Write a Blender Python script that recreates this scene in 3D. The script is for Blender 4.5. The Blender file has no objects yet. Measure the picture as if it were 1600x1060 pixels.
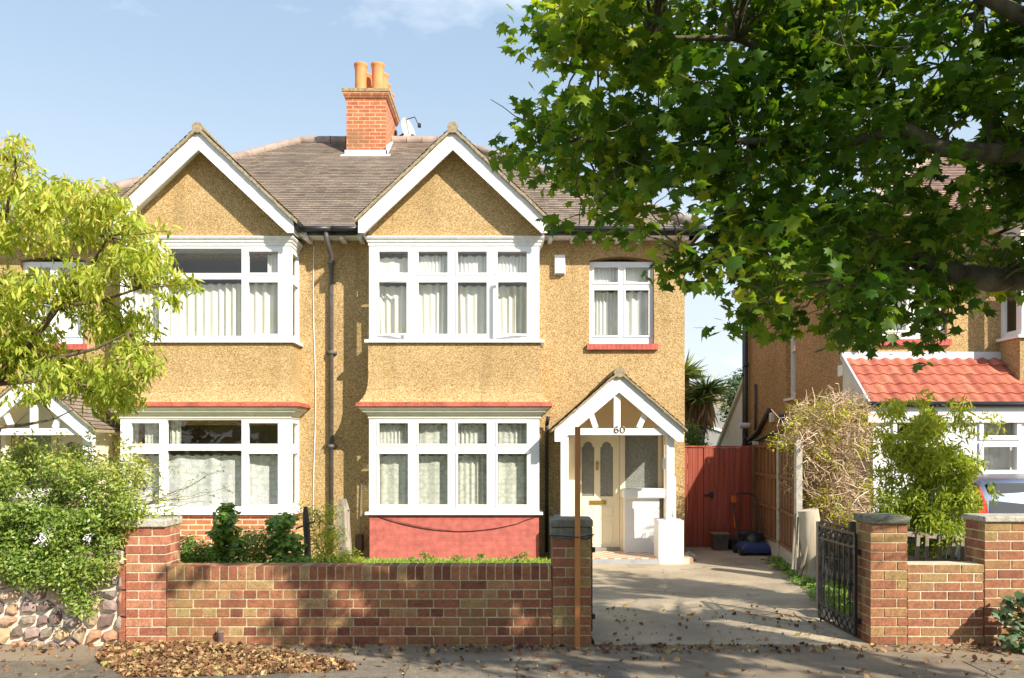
import bpy, bmesh, math, random
import numpy as np
from mathutils import Vector, Matrix, noise as mnoise
random.seed(7); RNG=np.random.default_rng(11)
sc=bpy.context.scene; COL=sc.collection
F=1250.0; H=1.9
def P(px,py,Y): return Vector(((px-800)*Y/F, Y, H+(700-py)*Y/F))
def PX(px,Y): return (px-800)*Y/F
def PZ(py,Y): return H+(700-py)*Y/F
# ------------------------------------------------------------------ materials
def newmat(name):
    m=bpy.data.materials.new(name); m.use_nodes=True
    nt=m.node_tree; b=nt.nodes['Principled BSDF']; return m,nt,b
def L(nt,a,b): nt.links.new(a,b)
def node(nt,t,**k):
    n=nt.nodes.new(t)
    for a,v in k.items():
        if a in n.inputs.keys() if isinstance(a,str) else False: n.inputs[a].default_value=v
        else: setattr(n,a,v)
    return n
def ramp(nt,fac,stops):
    r=nt.nodes.new('ShaderNodeValToRGB'); e=r.color_ramp.elements
    while len(e)<len(stops): e.new(.5)
    for i,(p,c) in enumerate(stops): e[i].position=p; e[i].color=(*c,1)
    if fac is not None: L(nt,fac,r.inputs[0])
    return r
def tex(nt,scale,vec=None,detail=4,rough=.55,kind='ShaderNodeTexNoise'):
    n=nt.nodes.new(kind); n.inputs['Scale'].default_value=scale
    if kind=='ShaderNodeTexNoise': n.inputs['Detail'].default_value=detail; n.inputs['Roughness'].default_value=rough
    if vec is None: vec=objc(nt)
    L(nt,vec,n.inputs['Vector']); return n
def objc(nt):
    for n in nt.nodes:
        if n.type=='TEX_COORD': return n.outputs['Object']
    return nt.nodes.new('ShaderNodeTexCoord').outputs['Object']
def mixc(nt,fac,a,b,mode='MIX'):
    m=nt.nodes.new('ShaderNodeMix'); m.data_type='RGBA'; m.blend_type=mode
    for i,v in ((0,fac),(6,a),(7,b)):
        if hasattr(v,'is_linked') or hasattr(v,'links'): L(nt,v,m.inputs[i])
        else: m.inputs[i].default_value = v if i==0 else (*v,1)
    return m.outputs[2]
def bump(nt,b,h,strength=.5,dist=.01):
    n=nt.nodes.new('ShaderNodeBump'); n.inputs['Strength'].default_value=strength; n.inputs['Distance'].default_value=dist
    L(nt,h,n.inputs['Height']); L(nt,n.outputs[0],b.inputs['Normal']); return n
def plain(name,c,rough=.6,var=.12,scale=6,bumps=0,metal=0,fine=0):
    m,nt,b=newmat(name)
    n=tex(nt,scale); c1=tuple(x*(1-var) for x in c); c2=tuple(min(1,x*(1+var)) for x in c)
    r=ramp(nt,n.outputs[0],[(.3,c1),(.7,c2)]); out=r.outputs[0]
    if fine:
        f=tex(nt,fine,detail=2); fr=ramp(nt,f.outputs[0],[(.3,(.7,.7,.7)),(.7,(1.15,1.15,1.15))])
        out=mixc(nt,1.0,out,fr.outputs[0],'MULTIPLY')
        if bumps: bump(nt,b,f.outputs[0],bumps,.01)
    elif bumps: bump(nt,b,n.outputs[0],bumps,.01)
    L(nt,out,b.inputs['Base Color']); b.inputs['Roughness'].default_value=rough; b.inputs['Metallic'].default_value=metal
    return m
def wallvec(nt):
    o=objc(nt); s=nt.nodes.new('ShaderNodeSeparateXYZ'); L(nt,o,s.inputs[0])
    a=nt.nodes.new('ShaderNodeMath'); L(nt,s.outputs[0],a.inputs[0]); L(nt,s.outputs[1],a.inputs[1])
    c=nt.nodes.new('ShaderNodeCombineXYZ'); L(nt,a.outputs[0],c.inputs[0]); L(nt,s.outputs[2],c.inputs[1]); return c.outputs[0]
def brickmat(name,c1,c2,mortar,bw=.257,rh=.088,ms=.012,stain=None,b_s=.6):
    m,nt,b=newmat(name); v=wallvec(nt)
    t=nt.nodes.new('ShaderNodeTexBrick'); L(nt,v,t.inputs['Vector'])
    for k,x in (('Scale',1),('Mortar Size',ms),('Mortar Smooth',.2),('Bias',0),('Brick Width',bw),('Row Height',rh)): t.inputs[k].default_value=x
    t.inputs['Color1'].default_value=(*c1,1); t.inputs['Color2'].default_value=(*c2,1); t.inputs['Mortar'].default_value=(*mortar,1)
    n=tex(nt,9); r=ramp(nt,n.outputs[0],[(.3,(.75,.72,.7)),(.7,(1.15,1.12,1.1))])
    out=mixc(nt,1.0,t.outputs[0],r.outputs[0],'MULTIPLY')
    if stain:
        s=tex(nt,1.3); sr=ramp(nt,s.outputs[0],[(.5,(0,0,0)),(.68,(.7,.7,.7))]); out=mixc(nt,sr.outputs[0],out,stain)
    L(nt,out,b.inputs['Base Color']); b.inputs['Roughness'].default_value=.85
    inv=nt.nodes.new('ShaderNodeMath'); inv.operation='SUBTRACT'; inv.inputs[0].default_value=1; L(nt,t.outputs['Fac'],inv.inputs[1])
    bump(nt,b,inv.outputs[0],b_s,.01); return m
def dash(name,tones,dirt=(.16,.11,.05)):
    m,nt,b=newmat(name)
    v=nt.nodes.new('ShaderNodeTexVoronoi'); v.inputs['Scale'].default_value=68; L(nt,objc(nt),v.inputs['Vector'])
    w=nt.nodes.new('ShaderNodeSeparateColor'); L(nt,v.outputs['Color'],w.inputs[0])
    r=ramp(nt,w.outputs[0],tones)
    d=ramp(nt,v.outputs['Distance'],[(.4,(1.0,1.0,1.0)),(.8,(.70,.65,.60))]); out=mixc(nt,1.0,r.outputs[0],d.outputs[0],'MULTIPLY')
    n=tex(nt,.8,detail=5); nr=ramp(nt,n.outputs[0],[(.3,(.86,.84,.8)),(.65,(1.06,1.06,1.06))]); out=mixc(nt,1.0,out,nr.outputs[0],'MULTIPLY')
    mp=nt.nodes.new('ShaderNodeMapping'); L(nt,objc(nt),mp.inputs[0]); mp.inputs['Scale'].default_value=(3.2,3.2,.35)
    s=tex(nt,1.0,mp.outputs[0],5,.6); sr=ramp(nt,s.outputs[0],[(.56,(0,0,0)),(.75,(.35,.35,.35))]); out=mixc(nt,sr.outputs[0],out,dirt)
    L(nt,out,b.inputs['Base Color']); b.inputs['Roughness'].default_value=.95
    inv=nt.nodes.new('ShaderNodeMath'); inv.operation='SUBTRACT'; inv.inputs[0].default_value=1; L(nt,v.outputs['Distance'],inv.inputs[1])
    bump(nt,b,inv.outputs[0],.5,.012); return m
def attrmat(name,stops,rough=.8,attr='rnd',fine=60,bumps=.4,stain=None,trans=0,spec=.5,bigvar=0):
    m,nt,b=newmat(name)
    a=nt.nodes.new('ShaderNodeAttribute'); a.attribute_name=attr
    r=ramp(nt,a.outputs['Fac'],stops); out=r.outputs[0]
    if fine:
        f=tex(nt,fine,detail=3); fr=ramp(nt,f.outputs[0],[(.3,(.72,.7,.68)),(.7,(1.15,1.15,1.12))]); out=mixc(nt,1.0,out,fr.outputs[0],'MULTIPLY')
        if bumps: bump(nt,b,f.outputs[0],bumps,.006)
        if fine>30:
            g=tex(nt,11,detail=6,rough=.7); gr=ramp(nt,g.outputs[0],[(.3,(.62,.60,.58)),(.6,(1.08,1.06,1.04))]); out=mixc(nt,1.0,out,gr.outputs[0],'MULTIPLY')
    if stain:
        s=tex(nt,1.6,detail=5); sr=ramp(nt,s.outputs[0],[(.52,(0,0,0)),(.7,(.38,.38,.38))]); out=mixc(nt,sr.outputs[0],out,stain)
    L(nt,out,b.inputs['Base Color']); b.inputs['Roughness'].default_value=rough; b.inputs['Specular IOR Level'].default_value=spec
    if trans:
        t=nt.nodes.new('ShaderNodeBsdfTranslucent'); br=nt.nodes.new('ShaderNodeBrightContrast'); 
        tc=mixc(nt,1.0,out,(1.7,1.6,.5),'MULTIPLY'); L(nt,tc,t.inputs[0])
        mx=nt.nodes.new('ShaderNodeMixShader'); mx.inputs[0].default_value=trans
        L(nt,b.outputs[0],mx.inputs[1]); L(nt,t.outputs[0],mx.inputs[2]); L(nt,mx.outputs[0],nt.nodes['Material Output'].inputs[0])
        nt.nodes.remove(br)
    return m
def rooftile(name,stops,bw=.165,rh=.1):
    m,nt,b=newmat(name)
    uv=nt.nodes.new('ShaderNodeUVMap')
    t=nt.nodes.new('ShaderNodeTexBrick'); L(nt,uv.outputs[0],t.inputs['Vector'])
    for k,x in (('Scale',1),('Mortar Size',.006),('Mortar Smooth',.1),('Bias',0),('Brick Width',bw),('Row Height',rh)): t.inputs[k].default_value=x
    t.inputs['Color1'].default_value=(0,0,0,1); t.inputs['Color2'].default_value=(1,1,1,1); t.inputs['Mortar'].default_value=(.0,.0,.0,1)
    r=ramp(nt,t.outputs[0],stops)
    n=tex(nt,1.1,detail=6,rough=.65); nr=ramp(nt,n.outputs[0],[(.3,(.68,.66,.64)),(.7,(1.2,1.18,1.14))]); out=mixc(nt,1.0,r.outputs[0],nr.outputs[0],'MULTIPLY')
    f=tex(nt,40,detail=2); fr=ramp(nt,f.outputs[0],[(.35,(.8,.8,.8)),(.7,(1.15,1.15,1.15))]); out=mixc(nt,1.0,out,fr.outputs[0],'MULTIPLY')
    L(nt,out,b.inputs['Base Color']); b.inputs['Roughness'].default_value=.9
    bump(nt,b,t.outputs['Fac'],-.4,.01); return m
M={}
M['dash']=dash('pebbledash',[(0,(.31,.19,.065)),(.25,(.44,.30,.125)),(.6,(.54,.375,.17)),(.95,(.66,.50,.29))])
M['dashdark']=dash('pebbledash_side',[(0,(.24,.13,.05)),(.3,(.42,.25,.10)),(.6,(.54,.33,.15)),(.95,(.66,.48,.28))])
M['white']=plain('white_paint',(.80,.80,.79),.45,.04,3)
M['upvc']=plain('white_plastic',(.84,.84,.85),.3,.015,2)
M['oldwhite']=plain('weathered_white',(.80,.79,.77),.6,.10,14)
M['creamtrim']=plain('cream_moulding',(.70,.67,.58),.6,.08,6)
M['porchin']=plain('porch_inner_cream',(.82,.72,.55),.7,.06,4)
M['doorpaint']=plain('door_cream_paint',(.80,.73,.55),.4,.04,4)
M['redtile']=plain('red_lip_tiles',(.42,.10,.06),.75,.35,5,.3,0,30)
M['pinkbrick']=brickmat('pink_painted_brick',(.52,.145,.12),(.47,.128,.107),(.46,.12,.10),.257,.088,.006,b_s=.22)
M['orangebrick']=brickmat('orange_brick',(.56,.22,.10),(.46,.15,.07),(.70,.55,.38),.257,.088)
M['chimbrick']=brickmat('chimney_brick',(.52,.16,.065),(.40,.11,.05),(.62,.42,.25),.24,.082,.010,(.22,.13,.06))
M['redsill']=brickmat('red_sill',(.52,.13,.10),(.46,.11,.08),(.40,.09,.07),.075,.5,.008)
M['roof']=rooftile('plain_roof_tiles',[(0,(.16,.125,.095)),(.15,(.235,.185,.145)),(.6,(.28,.225,.178)),(1,(.33,.268,.215))])
M['roof3']=rooftile('purple_roof_tiles',[(0,(.16,.09,.07)),(.15,(.26,.16,.13)),(1,(.44,.30,.25))])
M['verge']=plain('verge_mortar',(.30,.24,.15),.95,.4,22,.5)
M['ridge']=plain('ridge_tile',(.30,.235,.195),.85,.3,4,.2)
M['pot']=plain('terracotta',(.72,.27,.10),.8,.12,5)
M['lead']=plain('lead_flashing',(.62,.63,.66),.6,.12,5)
M['leadgrey']=plain('grey_lead',(.36,.37,.38),.6,.15,6)
M['crown']=plain('chimney_cement',(.33,.24,.13),.9,.45,18,.4)
M['black']=plain('black_iron',(.018,.018,.02),.45,.3,8)
M['blackpl']=plain('black_plastic',(.03,.03,.034),.4,.2,4)
M['pipe']=plain('cast_pipe',(.10,.09,.085),.6,.3,9)
M['cable']=plain('cable_grime',(.10,.03,.025),.7,.2,9)
M['dark']=plain('dark_recess',(.05,.045,.04),.9)
M['room']=plain('room_plaster',(.62,.56,.42),.9,.05)
M['cap']=plain('concrete_cap',(.46,.43,.36),.9,.25,14,.5,0,70)
M['capdark']=plain('mossy_cap',(.20,.20,.15),.95,.4,12,.6,0,70)
M['brass']=plain('brass',(.55,.40,.10),.35,.15,5,0,.8)
M['bronze']=plain('bronze_numeral',(.16,.11,.06),.4,.2,5,0,.7)
M['step']=plain('aluminium_threshold',(.22,.21,.20),.5,.1)
M['post']=plain('varnished_timber',(.47,.19,.05),.5,.18,3)
M['redwood']=None
M['concrete']=None
M['clay']=plain('clay_pot',(.2,.19,.18),.9)
def curtain_mat(name,c,alpha,lace=0):
    m,nt,b=newmat(name); b.inputs['Roughness'].default_value=.9
    if lace:
        v=nt.nodes.new('ShaderNodeTexVoronoi'); v.inputs['Scale'].default_value=lace; v.feature='F1'
        mp=nt.nodes.new('ShaderNodeMapping'); mp.inputs['Scale'].default_value=(1,0,1); L(nt,objc(nt),mp.inputs[0]); L(nt,mp.outputs[0],v.inputs['Vector'])
        v.inputs['Randomness'].default_value=.55
        w=ramp(nt,v.outputs['Distance'],[(.18,(.95,.95,.95)),(.34,(.35,.35,.35)),(.45,(.85,.85,.85)),(.6,(.35,.35,.35))])
        fine=tex(nt,90,detail=1); fr=ramp(nt,fine.outputs[0],[(.4,(.8,.8,.8)),(.6,(1.1,1.1,1.1))])
        al=mixc(nt,1.0,w.outputs[0],fr.outputs[0],'MULTIPLY')
    b.inputs['Base Color'].default_value=(*c,1)
    t=nt.nodes.new('ShaderNodeBsdfTransparent'); mx=nt.nodes.new('ShaderNodeMixShader')
    if lace:
        mr=nt.nodes.new('ShaderNodeMapRange'); L(nt,al,mr.inputs[0]); mr.inputs[3].default_value=alpha-.38; mr.inputs[4].default_value=min(1,alpha+.1); L(nt,mr.outputs[0],mx.inputs[0])
    else: mx.inputs[0].default_value=alpha
    L(nt,t.outputs[0],mx.inputs[1]); L(nt,b.outputs[0],mx.inputs[2]); L(nt,mx.outputs[0],nt.nodes['Material Output'].inputs[0]); return m
M['curtain']=curtain_mat('cream_curtain',(.80,.77,.68),.96)
M['curtainw']=curtain_mat('white_curtain',(.82,.81,.76),.94)
M['lace']=curtain_mat('lace_curtain',(.80,.80,.70),.80,13)
M['lace2']=curtain_mat('floral_lace',(.84,.84,.82),.84,10)
def glassmat(name,tint=(1,1,1),refl=1.0,base=.04,rough=0):
    m,nt,b=newmat(name); nt.nodes.remove(b)
    t=nt.nodes.new('ShaderNodeBsdfTransparent'); t.inputs[0].default_value=(*tint,1)
    g=nt.nodes.new('ShaderNodeBsdfGlossy'); g.inputs['Roughness'].default_value=rough; 
    lw_=nt.nodes.new('ShaderNodeLayerWeight'); lw_.inputs[0].default_value=.5; lw=nt.nodes.new('ShaderNodeMath'); lw.operation='POWER'; lw.inputs[1].default_value=4; L(nt,lw_.outputs['Facing'],lw.inputs[0])
    a=nt.nodes.new('ShaderNodeMath'); a.operation='MULTIPLY_ADD'; L(nt,lw.outputs[0],a.inputs[0]); a.inputs[1].default_value=refl; a.inputs[2].default_value=base
    mx=nt.nodes.new('ShaderNodeMixShader'); L(nt,a.outputs[0],mx.inputs[0]); L(nt,t.outputs[0],mx.inputs[1]); L(nt,g.outputs[0],mx.inputs[2])
    L(nt,mx.outputs[0],nt.nodes['Material Output'].inputs[0]); return m
M['glass']=glassmat('window_glass',(.92,.94,.93),.8,.085)
def obscure():
    m,nt,b=newmat('obscured_glass'); v=tex(nt,55,detail=1); r=ramp(nt,v.outputs[0],[(.35,(.16,.165,.15)),(.65,(.27,.28,.25))])
    L(nt,r.outputs[0],b.inputs['Base Color']); b.inputs['Roughness'].default_value=.28; bump(nt,b,v.outputs[0],.6,.01); return m
M['obscure']=obscure()
def darkglass():
    m,nt,b=newmat('car_glass'); b.inputs['Base Color'].default_value=(.02,.025,.03,1); b.inputs['Roughness'].default_value=.03; b.inputs['Specular IOR Level'].default_value=1.0; return m
M['carglass']=darkglass()
def redwood():
    m,nt,b=newmat('red_stained_boards'); mp=nt.nodes.new('ShaderNodeMapping'); L(nt,objc(nt),mp.inputs[0]); mp.inputs['Scale'].default_value=(14,14,.7)
    n=tex(nt,1.0,mp.outputs[0],5); r=ramp(nt,n.outputs[0],[(.25,(.17,.03,.018)),(.7,(.40,.085,.045))]); 
    L(nt,r.outputs[0],b.inputs['Base Color']); b.inputs['Roughness'].default_value=.7; bump(nt,b,n.outputs[0],.3,.01); return m
M['redwood']=redwood()
def boards(name,c1,c2,sc_=(10,10,.8)):
    m,nt,b=newmat(name); mp=nt.nodes.new('ShaderNodeMapping'); L(nt,objc(nt),mp.inputs[0]); mp.inputs['Scale'].default_value=sc_
    n=tex(nt,1.6,mp.outputs[0],6); r=ramp(nt,n.outputs[0],[(.28,c1),(.7,c2)])
    L(nt,r.outputs[0],b.inputs['Base Color']); b.inputs['Roughness'].default_value=.8; bump(nt,b,n.outputs[0],.4,.01); return m
M['fence']=boards('brown_fence_boards',(.09,.045,.018),(.28,.14,.06))
M['oldwood']=boards('grey_old_wood',(.15,.12,.09),(.42,.36,.28))
M['darkwood']=boards('dark_old_wood',(.04,.03,.025),(.13,.10,.075))
M['stumpwood']=boards('bleached_stump',(.34,.27,.19),(.66,.57,.44),(5,5,.6))
M['bark']=boards('maple_bark',(.055,.045,.03),(.20,.165,.10),(9,9,2))
M['bark2']=boards('young_bark',(.07,.05,.035),(.20,.14,.09),(14,14,3))
def ground_mat(name,c1,c2,big,fine,crack=None,rough=.9,bs=.3,mid=None):
    m,nt,b=newmat(name)
    n=tex(nt,big,detail=7,rough=.62); r=ramp(nt,n.outputs[0],[(.32,c1),(.68,c2)]); out=r.outputs[0]
    f=tex(nt,fine,detail=3); fr=ramp(nt,f.outputs[0],[(.35,(.72,.72,.72)),(.65,(1.2,1.2,1.2))]); out=mixc(nt,1.0,out,fr.outputs[0],'MULTIPLY')
    if crack:
        w=tex(nt,2.2,detail=3); off=nt.nodes.new('ShaderNodeVectorMath'); off.operation='MULTIPLY_ADD'; L(nt,w.outputs[1],off.inputs[0]); off.inputs[1].default_value=(.5,.5,.5); L(nt,objc(nt),off.inputs[2])
        v=nt.nodes.new('ShaderNodeTexVoronoi'); v.feature='DISTANCE_TO_EDGE'; v.inputs['Scale'].default_value=crack; L(nt,off.outputs[0],v.inputs['Vector'])
        cr=ramp(nt,v.outputs['Distance'],[(0,(.6,.57,.53)),(.006,(1,1,1))]); out=mixc(nt,1.0,out,cr.outputs[0],'MULTIPLY')
    L(nt,out,b.inputs['Base Color']); b.inputs['Roughness'].default_value=rough; bump(nt,b,f.outputs[0],bs,.006); return m
M['concrete']=ground_mat('drive_concrete',(.27,.215,.145),(.50,.41,.285),.9,70,.35)
M['tarmac']=ground_mat('pavement_tarmac',(.15,.115,.08),(.33,.26,.18),1.3,110)
M['road']=ground_mat('road_tarmac',(.05,.05,.05),(.09,.09,.085),1,120)
M['slab']=attrmat('paving_slab',[(0,(.12,.105,.085)),(.5,(.18,.155,.12)),(1,(.28,.235,.175))],.85,fine=70,bumps=.3)
M['soil']=ground_mat('garden_soil',(.10,.075,.05),(.20,.15,.10),3,40)
M['lawn']=ground_mat('lawn_soil',(.20,.24,.05),(.34,.38,.10),4,60)
M['verge_soil']=ground_mat('weedy_soil',(.12,.11,.06),(.24,.2,.13),3,40)
M['ground']=ground_mat('far_ground',(.10,.13,.05),(.18,.19,.09),.3,8)
M['kerb']=plain('kerb_stone',(.38,.36,.33),.9,.15,5)
M['mortar']=ground_mat('brick_mortar',(.42,.36,.20),(.60,.50,.32),2.5,60)
M['wallbrick']=attrmat('garden_wall_brick',[(0,(.19,.065,.04)),(.3,(.31,.12,.062)),(.65,(.38,.16,.082)),(.85,(.38,.21,.10)),(1,(.43,.30,.14))],.9,fine=45,bumps=.5,stain=(.26,.22,.07))
M['cleanbrick']=attrmat('pillar_brick',[(0,(.32,.115,.07)),(.4,(.42,.155,.09)),(.8,(.50,.21,.125)),(1,(.47,.28,.15))],.9,fine=45,bumps=.5)
M['mossbrick']=attrmat('mossy_brick',[(0,(.25,.10,.055)),(.35,(.36,.15,.08)),(.65,(.37,.20,.095)),(1,(.36,.27,.11))],.9,fine=45,bumps=.5,stain=(.22,.19,.06))
M['lightmortar']=plain('light_mortar',(.66,.58,.42),.95,.12,5,.4,0,80)
M['stonemortar']=plain('stone_mortar',(.74,.67,.54),.95,.12,5,.6,0,60)
M['stones']=attrmat('rubble_stone',[(0,(.15,.12,.11)),(.2,(.27,.18,.16)),(.4,(.35,.26,.24)),(.55,(.27,.235,.21)),(.7,(.52,.38,.22)),(.85,(.46,.24,.15)),(1,(.60,.52,.40))],.85,fine=22,bumps=.8)
M['maple']=attrmat('maple_leaf',[(0,(.038,.105,.012)),(.5,(.095,.195,.020)),(.8,(.21,.31,.032)),(1,(.40,.44,.05))],.5,fine=0,trans=.5,spec=.35)
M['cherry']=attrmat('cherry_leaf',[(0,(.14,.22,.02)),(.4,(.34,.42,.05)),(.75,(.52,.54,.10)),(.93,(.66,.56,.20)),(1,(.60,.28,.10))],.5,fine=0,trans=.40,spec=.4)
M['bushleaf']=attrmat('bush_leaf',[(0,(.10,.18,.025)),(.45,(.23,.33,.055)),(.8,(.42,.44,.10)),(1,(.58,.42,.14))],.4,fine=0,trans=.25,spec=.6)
M['vineleaf']=attrmat('vine_leaf',[(0,(.08,.18,.03)),(.6,(.19,.33,.06)),(1,(.38,.48,.11))],.45,fine=0,trans=.3,spec=.5)
M['bambooleaf']=attrmat('bamboo_leaf',[(0,(.13,.20,.02)),(.5,(.32,.40,.045)),(1,(.56,.56,.08))],.5,fine=0,trans=.35,spec=.4)
M['twig']=attrmat('dry_twig',[(0,(.28,.18,.11)),(.5,(.60,.43,.29)),(1,(.82,.66,.48))],.9,fine=0)
M['yellowleaf']=attrmat('yellow_leaf',[(0,(.25,.34,.03)),(1,(.62,.56,.05))],.5,fine=0,trans=.35)
M['drylitter']=attrmat('dry_leaf',[(0,(.09,.045,.022)),(.4,(.22,.11,.05)),(.7,(.36,.20,.09)),(.92,(.50,.36,.18)),(1,(.30,.32,.08))],.8,fine=0,trans=.1)
M['grass']=attrmat('grass_blade',[(0,(.12,.22,.02)),(1,(.36,.48,.07))],.6,fine=0,trans=.3)
M['palm']=attrmat('palm_leaf',[(0,(.05,.09,.03)),(.5,(.16,.24,.07)),(1,(.45,.50,.16))],.5,fine=0,trans=.2)
M['palmdead']=attrmat('dead_frond',[(0,(.22,.13,.06)),(1,(.55,.36,.18))],.9,fine=0)
M['fartree']=attrmat('far_leaf',[(0,(.035,.08,.03)),(1,(.12,.19,.06))],.6,fine=0,trans=.2)
M['ivy']=attrmat('grey_green_leaf',[(0,(.04,.09,.03)),(.6,(.16,.24,.13)),(1,(.40,.46,.30))],.45,fine=0,trans=.2)
M['pantile']=attrmat('red_pantile',[(0,(.38,.10,.065)),(.6,(.45,.13,.08)),(1,(.50,.17,.10))],.7,fine=9,bumps=.2)
M['car']=plain('car_paint',(.05,.075,.14),.2,.03,2,0,.4)
M['tail']=plain('tail_lamp_red',(.62,.02,.012),.15,.05)
M['tailo']=plain('indicator_orange',(.80,.22,.03),.15,.05)
M['tyre']=plain('tyre_rubber',(.02,.02,.02),.8)
M['rim']=plain('alloy_rim',(.5,.5,.52),.3,.05,3,0,.8)
M['greywall']=plain('far_render',(.52,.50,.46),.9,.08,2)
M['blue']=plain('blue_plastic',(.03,.05,.14),.4,.1)
M['orange']=plain('orange_plastic',(.55,.12,.02),.4,.1)
M['bin']=plain('grey_brown_plastic',(.10,.08,.06),.6,.15)
M['tilefloor']=None
def tilefloor():
    m,nt,b=newmat('porch_floor_tiles'); c=nt.nodes.new('ShaderNodeTexChecker'); c.inputs['Scale'].default_value=9; L(nt,objc(nt),c.inputs[0])
    c.inputs[1].default_value=(.66,.55,.42,1); c.inputs[2].default_value=(.42,.24,.15,1); L(nt,c.outputs[0],b.inputs['Base Color']); b.inputs['Roughness'].default_value=.6; return m
M['tilefloor']=tilefloor()
# ------------------------------------------------------------------ mesh helpers
class MB:
    def __init__(s,T=None): s.v=[];s.f=[];s.uv=[];s.att=[];s.T=T;s.hasuv=False;s.m=[]
    def add(s,pts,faces,uvs=None,att=None,mi=0):
        o=len(s.v)
        for p in pts: s.v.append(tuple(s.T(p)) if s.T else tuple(p))
        for i,f in enumerate(faces):
            s.f.append(tuple(o+k for k in f)); s.m.append(mi)
            s.uv.append(uvs[i] if uvs else None)
            if uvs: s.hasuv=True
            s.att.append(att if att is not None else .5)
        return s
    def box(s,x0,x1,y0,y1,z0,z1,att=None,mi=0):
        x0,x1=sorted((x0,x1)); y0,y1=sorted((y0,y1)); z0,z1=sorted((z0,z1))
        return s.add([(x0,y0,z0),(x1,y0,z0),(x1,y1,z0),(x0,y1,z0),(x0,y0,z1),(x1,y0,z1),(x1,y1,z1),(x0,y1,z1)],
            [(0,3,2,1),(4,5,6,7),(0,1,5,4),(1,2,6,5),(2,3,7,6),(3,0,4,7)],att=att,mi=mi)
    def prism(s,pts,a0,a1,axis='y',att=None,mi=0):
        n=len(pts)
        def mk(p,a):
            return {'y':(p[0],a,p[1]),'x':(a,p[0],p[1]),'z':(p[0],p[1],a)}[axis]
        V=[mk(p,a0) for p in pts]+[mk(p,a1) for p in pts]
        Fs=[tuple(range(n)),tuple(range(2*n-1,n-1,-1))]+[(i,(i+1)%n,n+(i+1)%n,n+i) for i in range(n)]
        return s.add(V,Fs,att=att,mi=mi)
    def beam(s,a,b,w,h,up=(0,0,1),att=None):
        a=Vector(a);b=Vector(b);d=(b-a).normalized();up=Vector(up);r=d.cross(up)
        if r.length<1e-4: r=d.cross(Vector((1,0,0)))
        r.normalize();u=r.cross(d).normalized();V=[]
        for c in (a,b):
            for i,j in ((-1,-1),(1,-1),(1,1),(-1,1)): V.append(c+r*i*w/2+u*j*h/2)
        return s.add(V,[(0,1,2,3),(7,6,5,4),(0,4,5,1),(1,5,6,2),(2,6,7,3),(3,7,4,0)],att=att)
    def tube(s,pts,rad,n=8,cap=True,att=None):
        pts=[Vector(p) for p in pts]; R=rad if hasattr(rad,'__len__') else [rad]*len(pts); V=[];prev=None
        for i,p in enumerate(pts):
            d=(pts[min(i+1,len(pts)-1)]-pts[max(i-1,0)]).normalized()
            if prev is None:
                u=d.cross(Vector((0,0,1)));  u=u if u.length>.05 else d.cross(Vector((1,0,0)))
            else: u=prev-d*prev.dot(d)
            u.normalize(); prev=u; w=d.cross(u)
            for k in range(n):
                t=2*math.pi*k/n; V.append(p+(u*math.cos(t)+w*math.sin(t))*R[i])
        Fs=[]
        for i in range(len(pts)-1):
            for k in range(n): Fs.append((i*n+k,i*n+(k+1)%n,(i+1)*n+(k+1)%n,(i+1)*n+k))
        if cap: Fs+= [tuple(range(n))[::-1],tuple((len(pts)-1)*n+k for k in range(n))]
        return s.add(V,Fs,att=att)
    def lathe(s,c,prof,n=20,att=None):
        return s.tube([(c[0],c[1],c[2]+z) for r,z in prof],[r for r,z in prof],n,att=att)
    def grid(s,xs,zs,solid,y0,y1,mp=None,att=None):
        # solid wall with rectangular holes; faces only where solid meets empty
        xs=sorted(set(round(a,5) for a in xs)); zs=sorted(set(round(a,5) for a in zs)); nx=len(xs)-1;nz=len(zs)-1
        mp=mp or (lambda a,d,z:(a,d,z))
        S=[[solid((xs[i]+xs[i+1])/2,(zs[k]+zs[k+1])/2) for k in range(nz)] for i in range(nx)]
        g=lambda i,k: 0<=i<nx and 0<=k<nz and S[i][k]
        for i in range(nx):
            for k in range(nz):
                if not S[i][k]: continue
                a,b,c,d=xs[i],xs[i+1],zs[k],zs[k+1]
                s.add([mp(a,y0,c),mp(b,y0,c),mp(b,y0,d),mp(a,y0,d)],[(0,1,2,3)],att=att)
                s.add([mp(a,y1,c),mp(b,y1,c),mp(b,y1,d),mp(a,y1,d)],[(3,2,1,0)],att=att)
                if not g(i-1,k): s.add([mp(a,y0,c),mp(a,y1,c),mp(a,y1,d),mp(a,y0,d)],[(3,2,1,0)],att=att)
                if not g(i+1,k): s.add([mp(b,y0,c),mp(b,y1,c),mp(b,y1,d),mp(b,y0,d)],[(0,1,2,3)],att=att)
                if not g(i,k-1): s.add([mp(a,y0,c),mp(b,y0,c),mp(b,y1,c),mp(a,y1,c)],[(3,2,1,0)],att=att)
                if not g(i,k+1): s.add([mp(a,y0,d),mp(b,y0,d),mp(b,y1,d),mp(a,y1,d)],[(0,1,2,3)],att=att)
        return s
    def flare(s,x0,x1,yf,yb,levels):
        V=[]
        for z,o in levels: V+=[(x0-o,yf-o,z),(x1+o,yf-o,z),(x1+o,yb,z),(x0-o,yb,z)]
        Fs=[]
        n=len(levels)
        for i in range(n-1):
            for k in range(4): Fs.append((i*4+k,i*4+(k+1)%4,(i+1)*4+(k+1)%4,(i+1)*4+k))
        Fs+=[(0,1,2,3),tuple((n-1)*4+k for k in (3,2,1,0))]
        return s.add(V,Fs)
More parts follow.
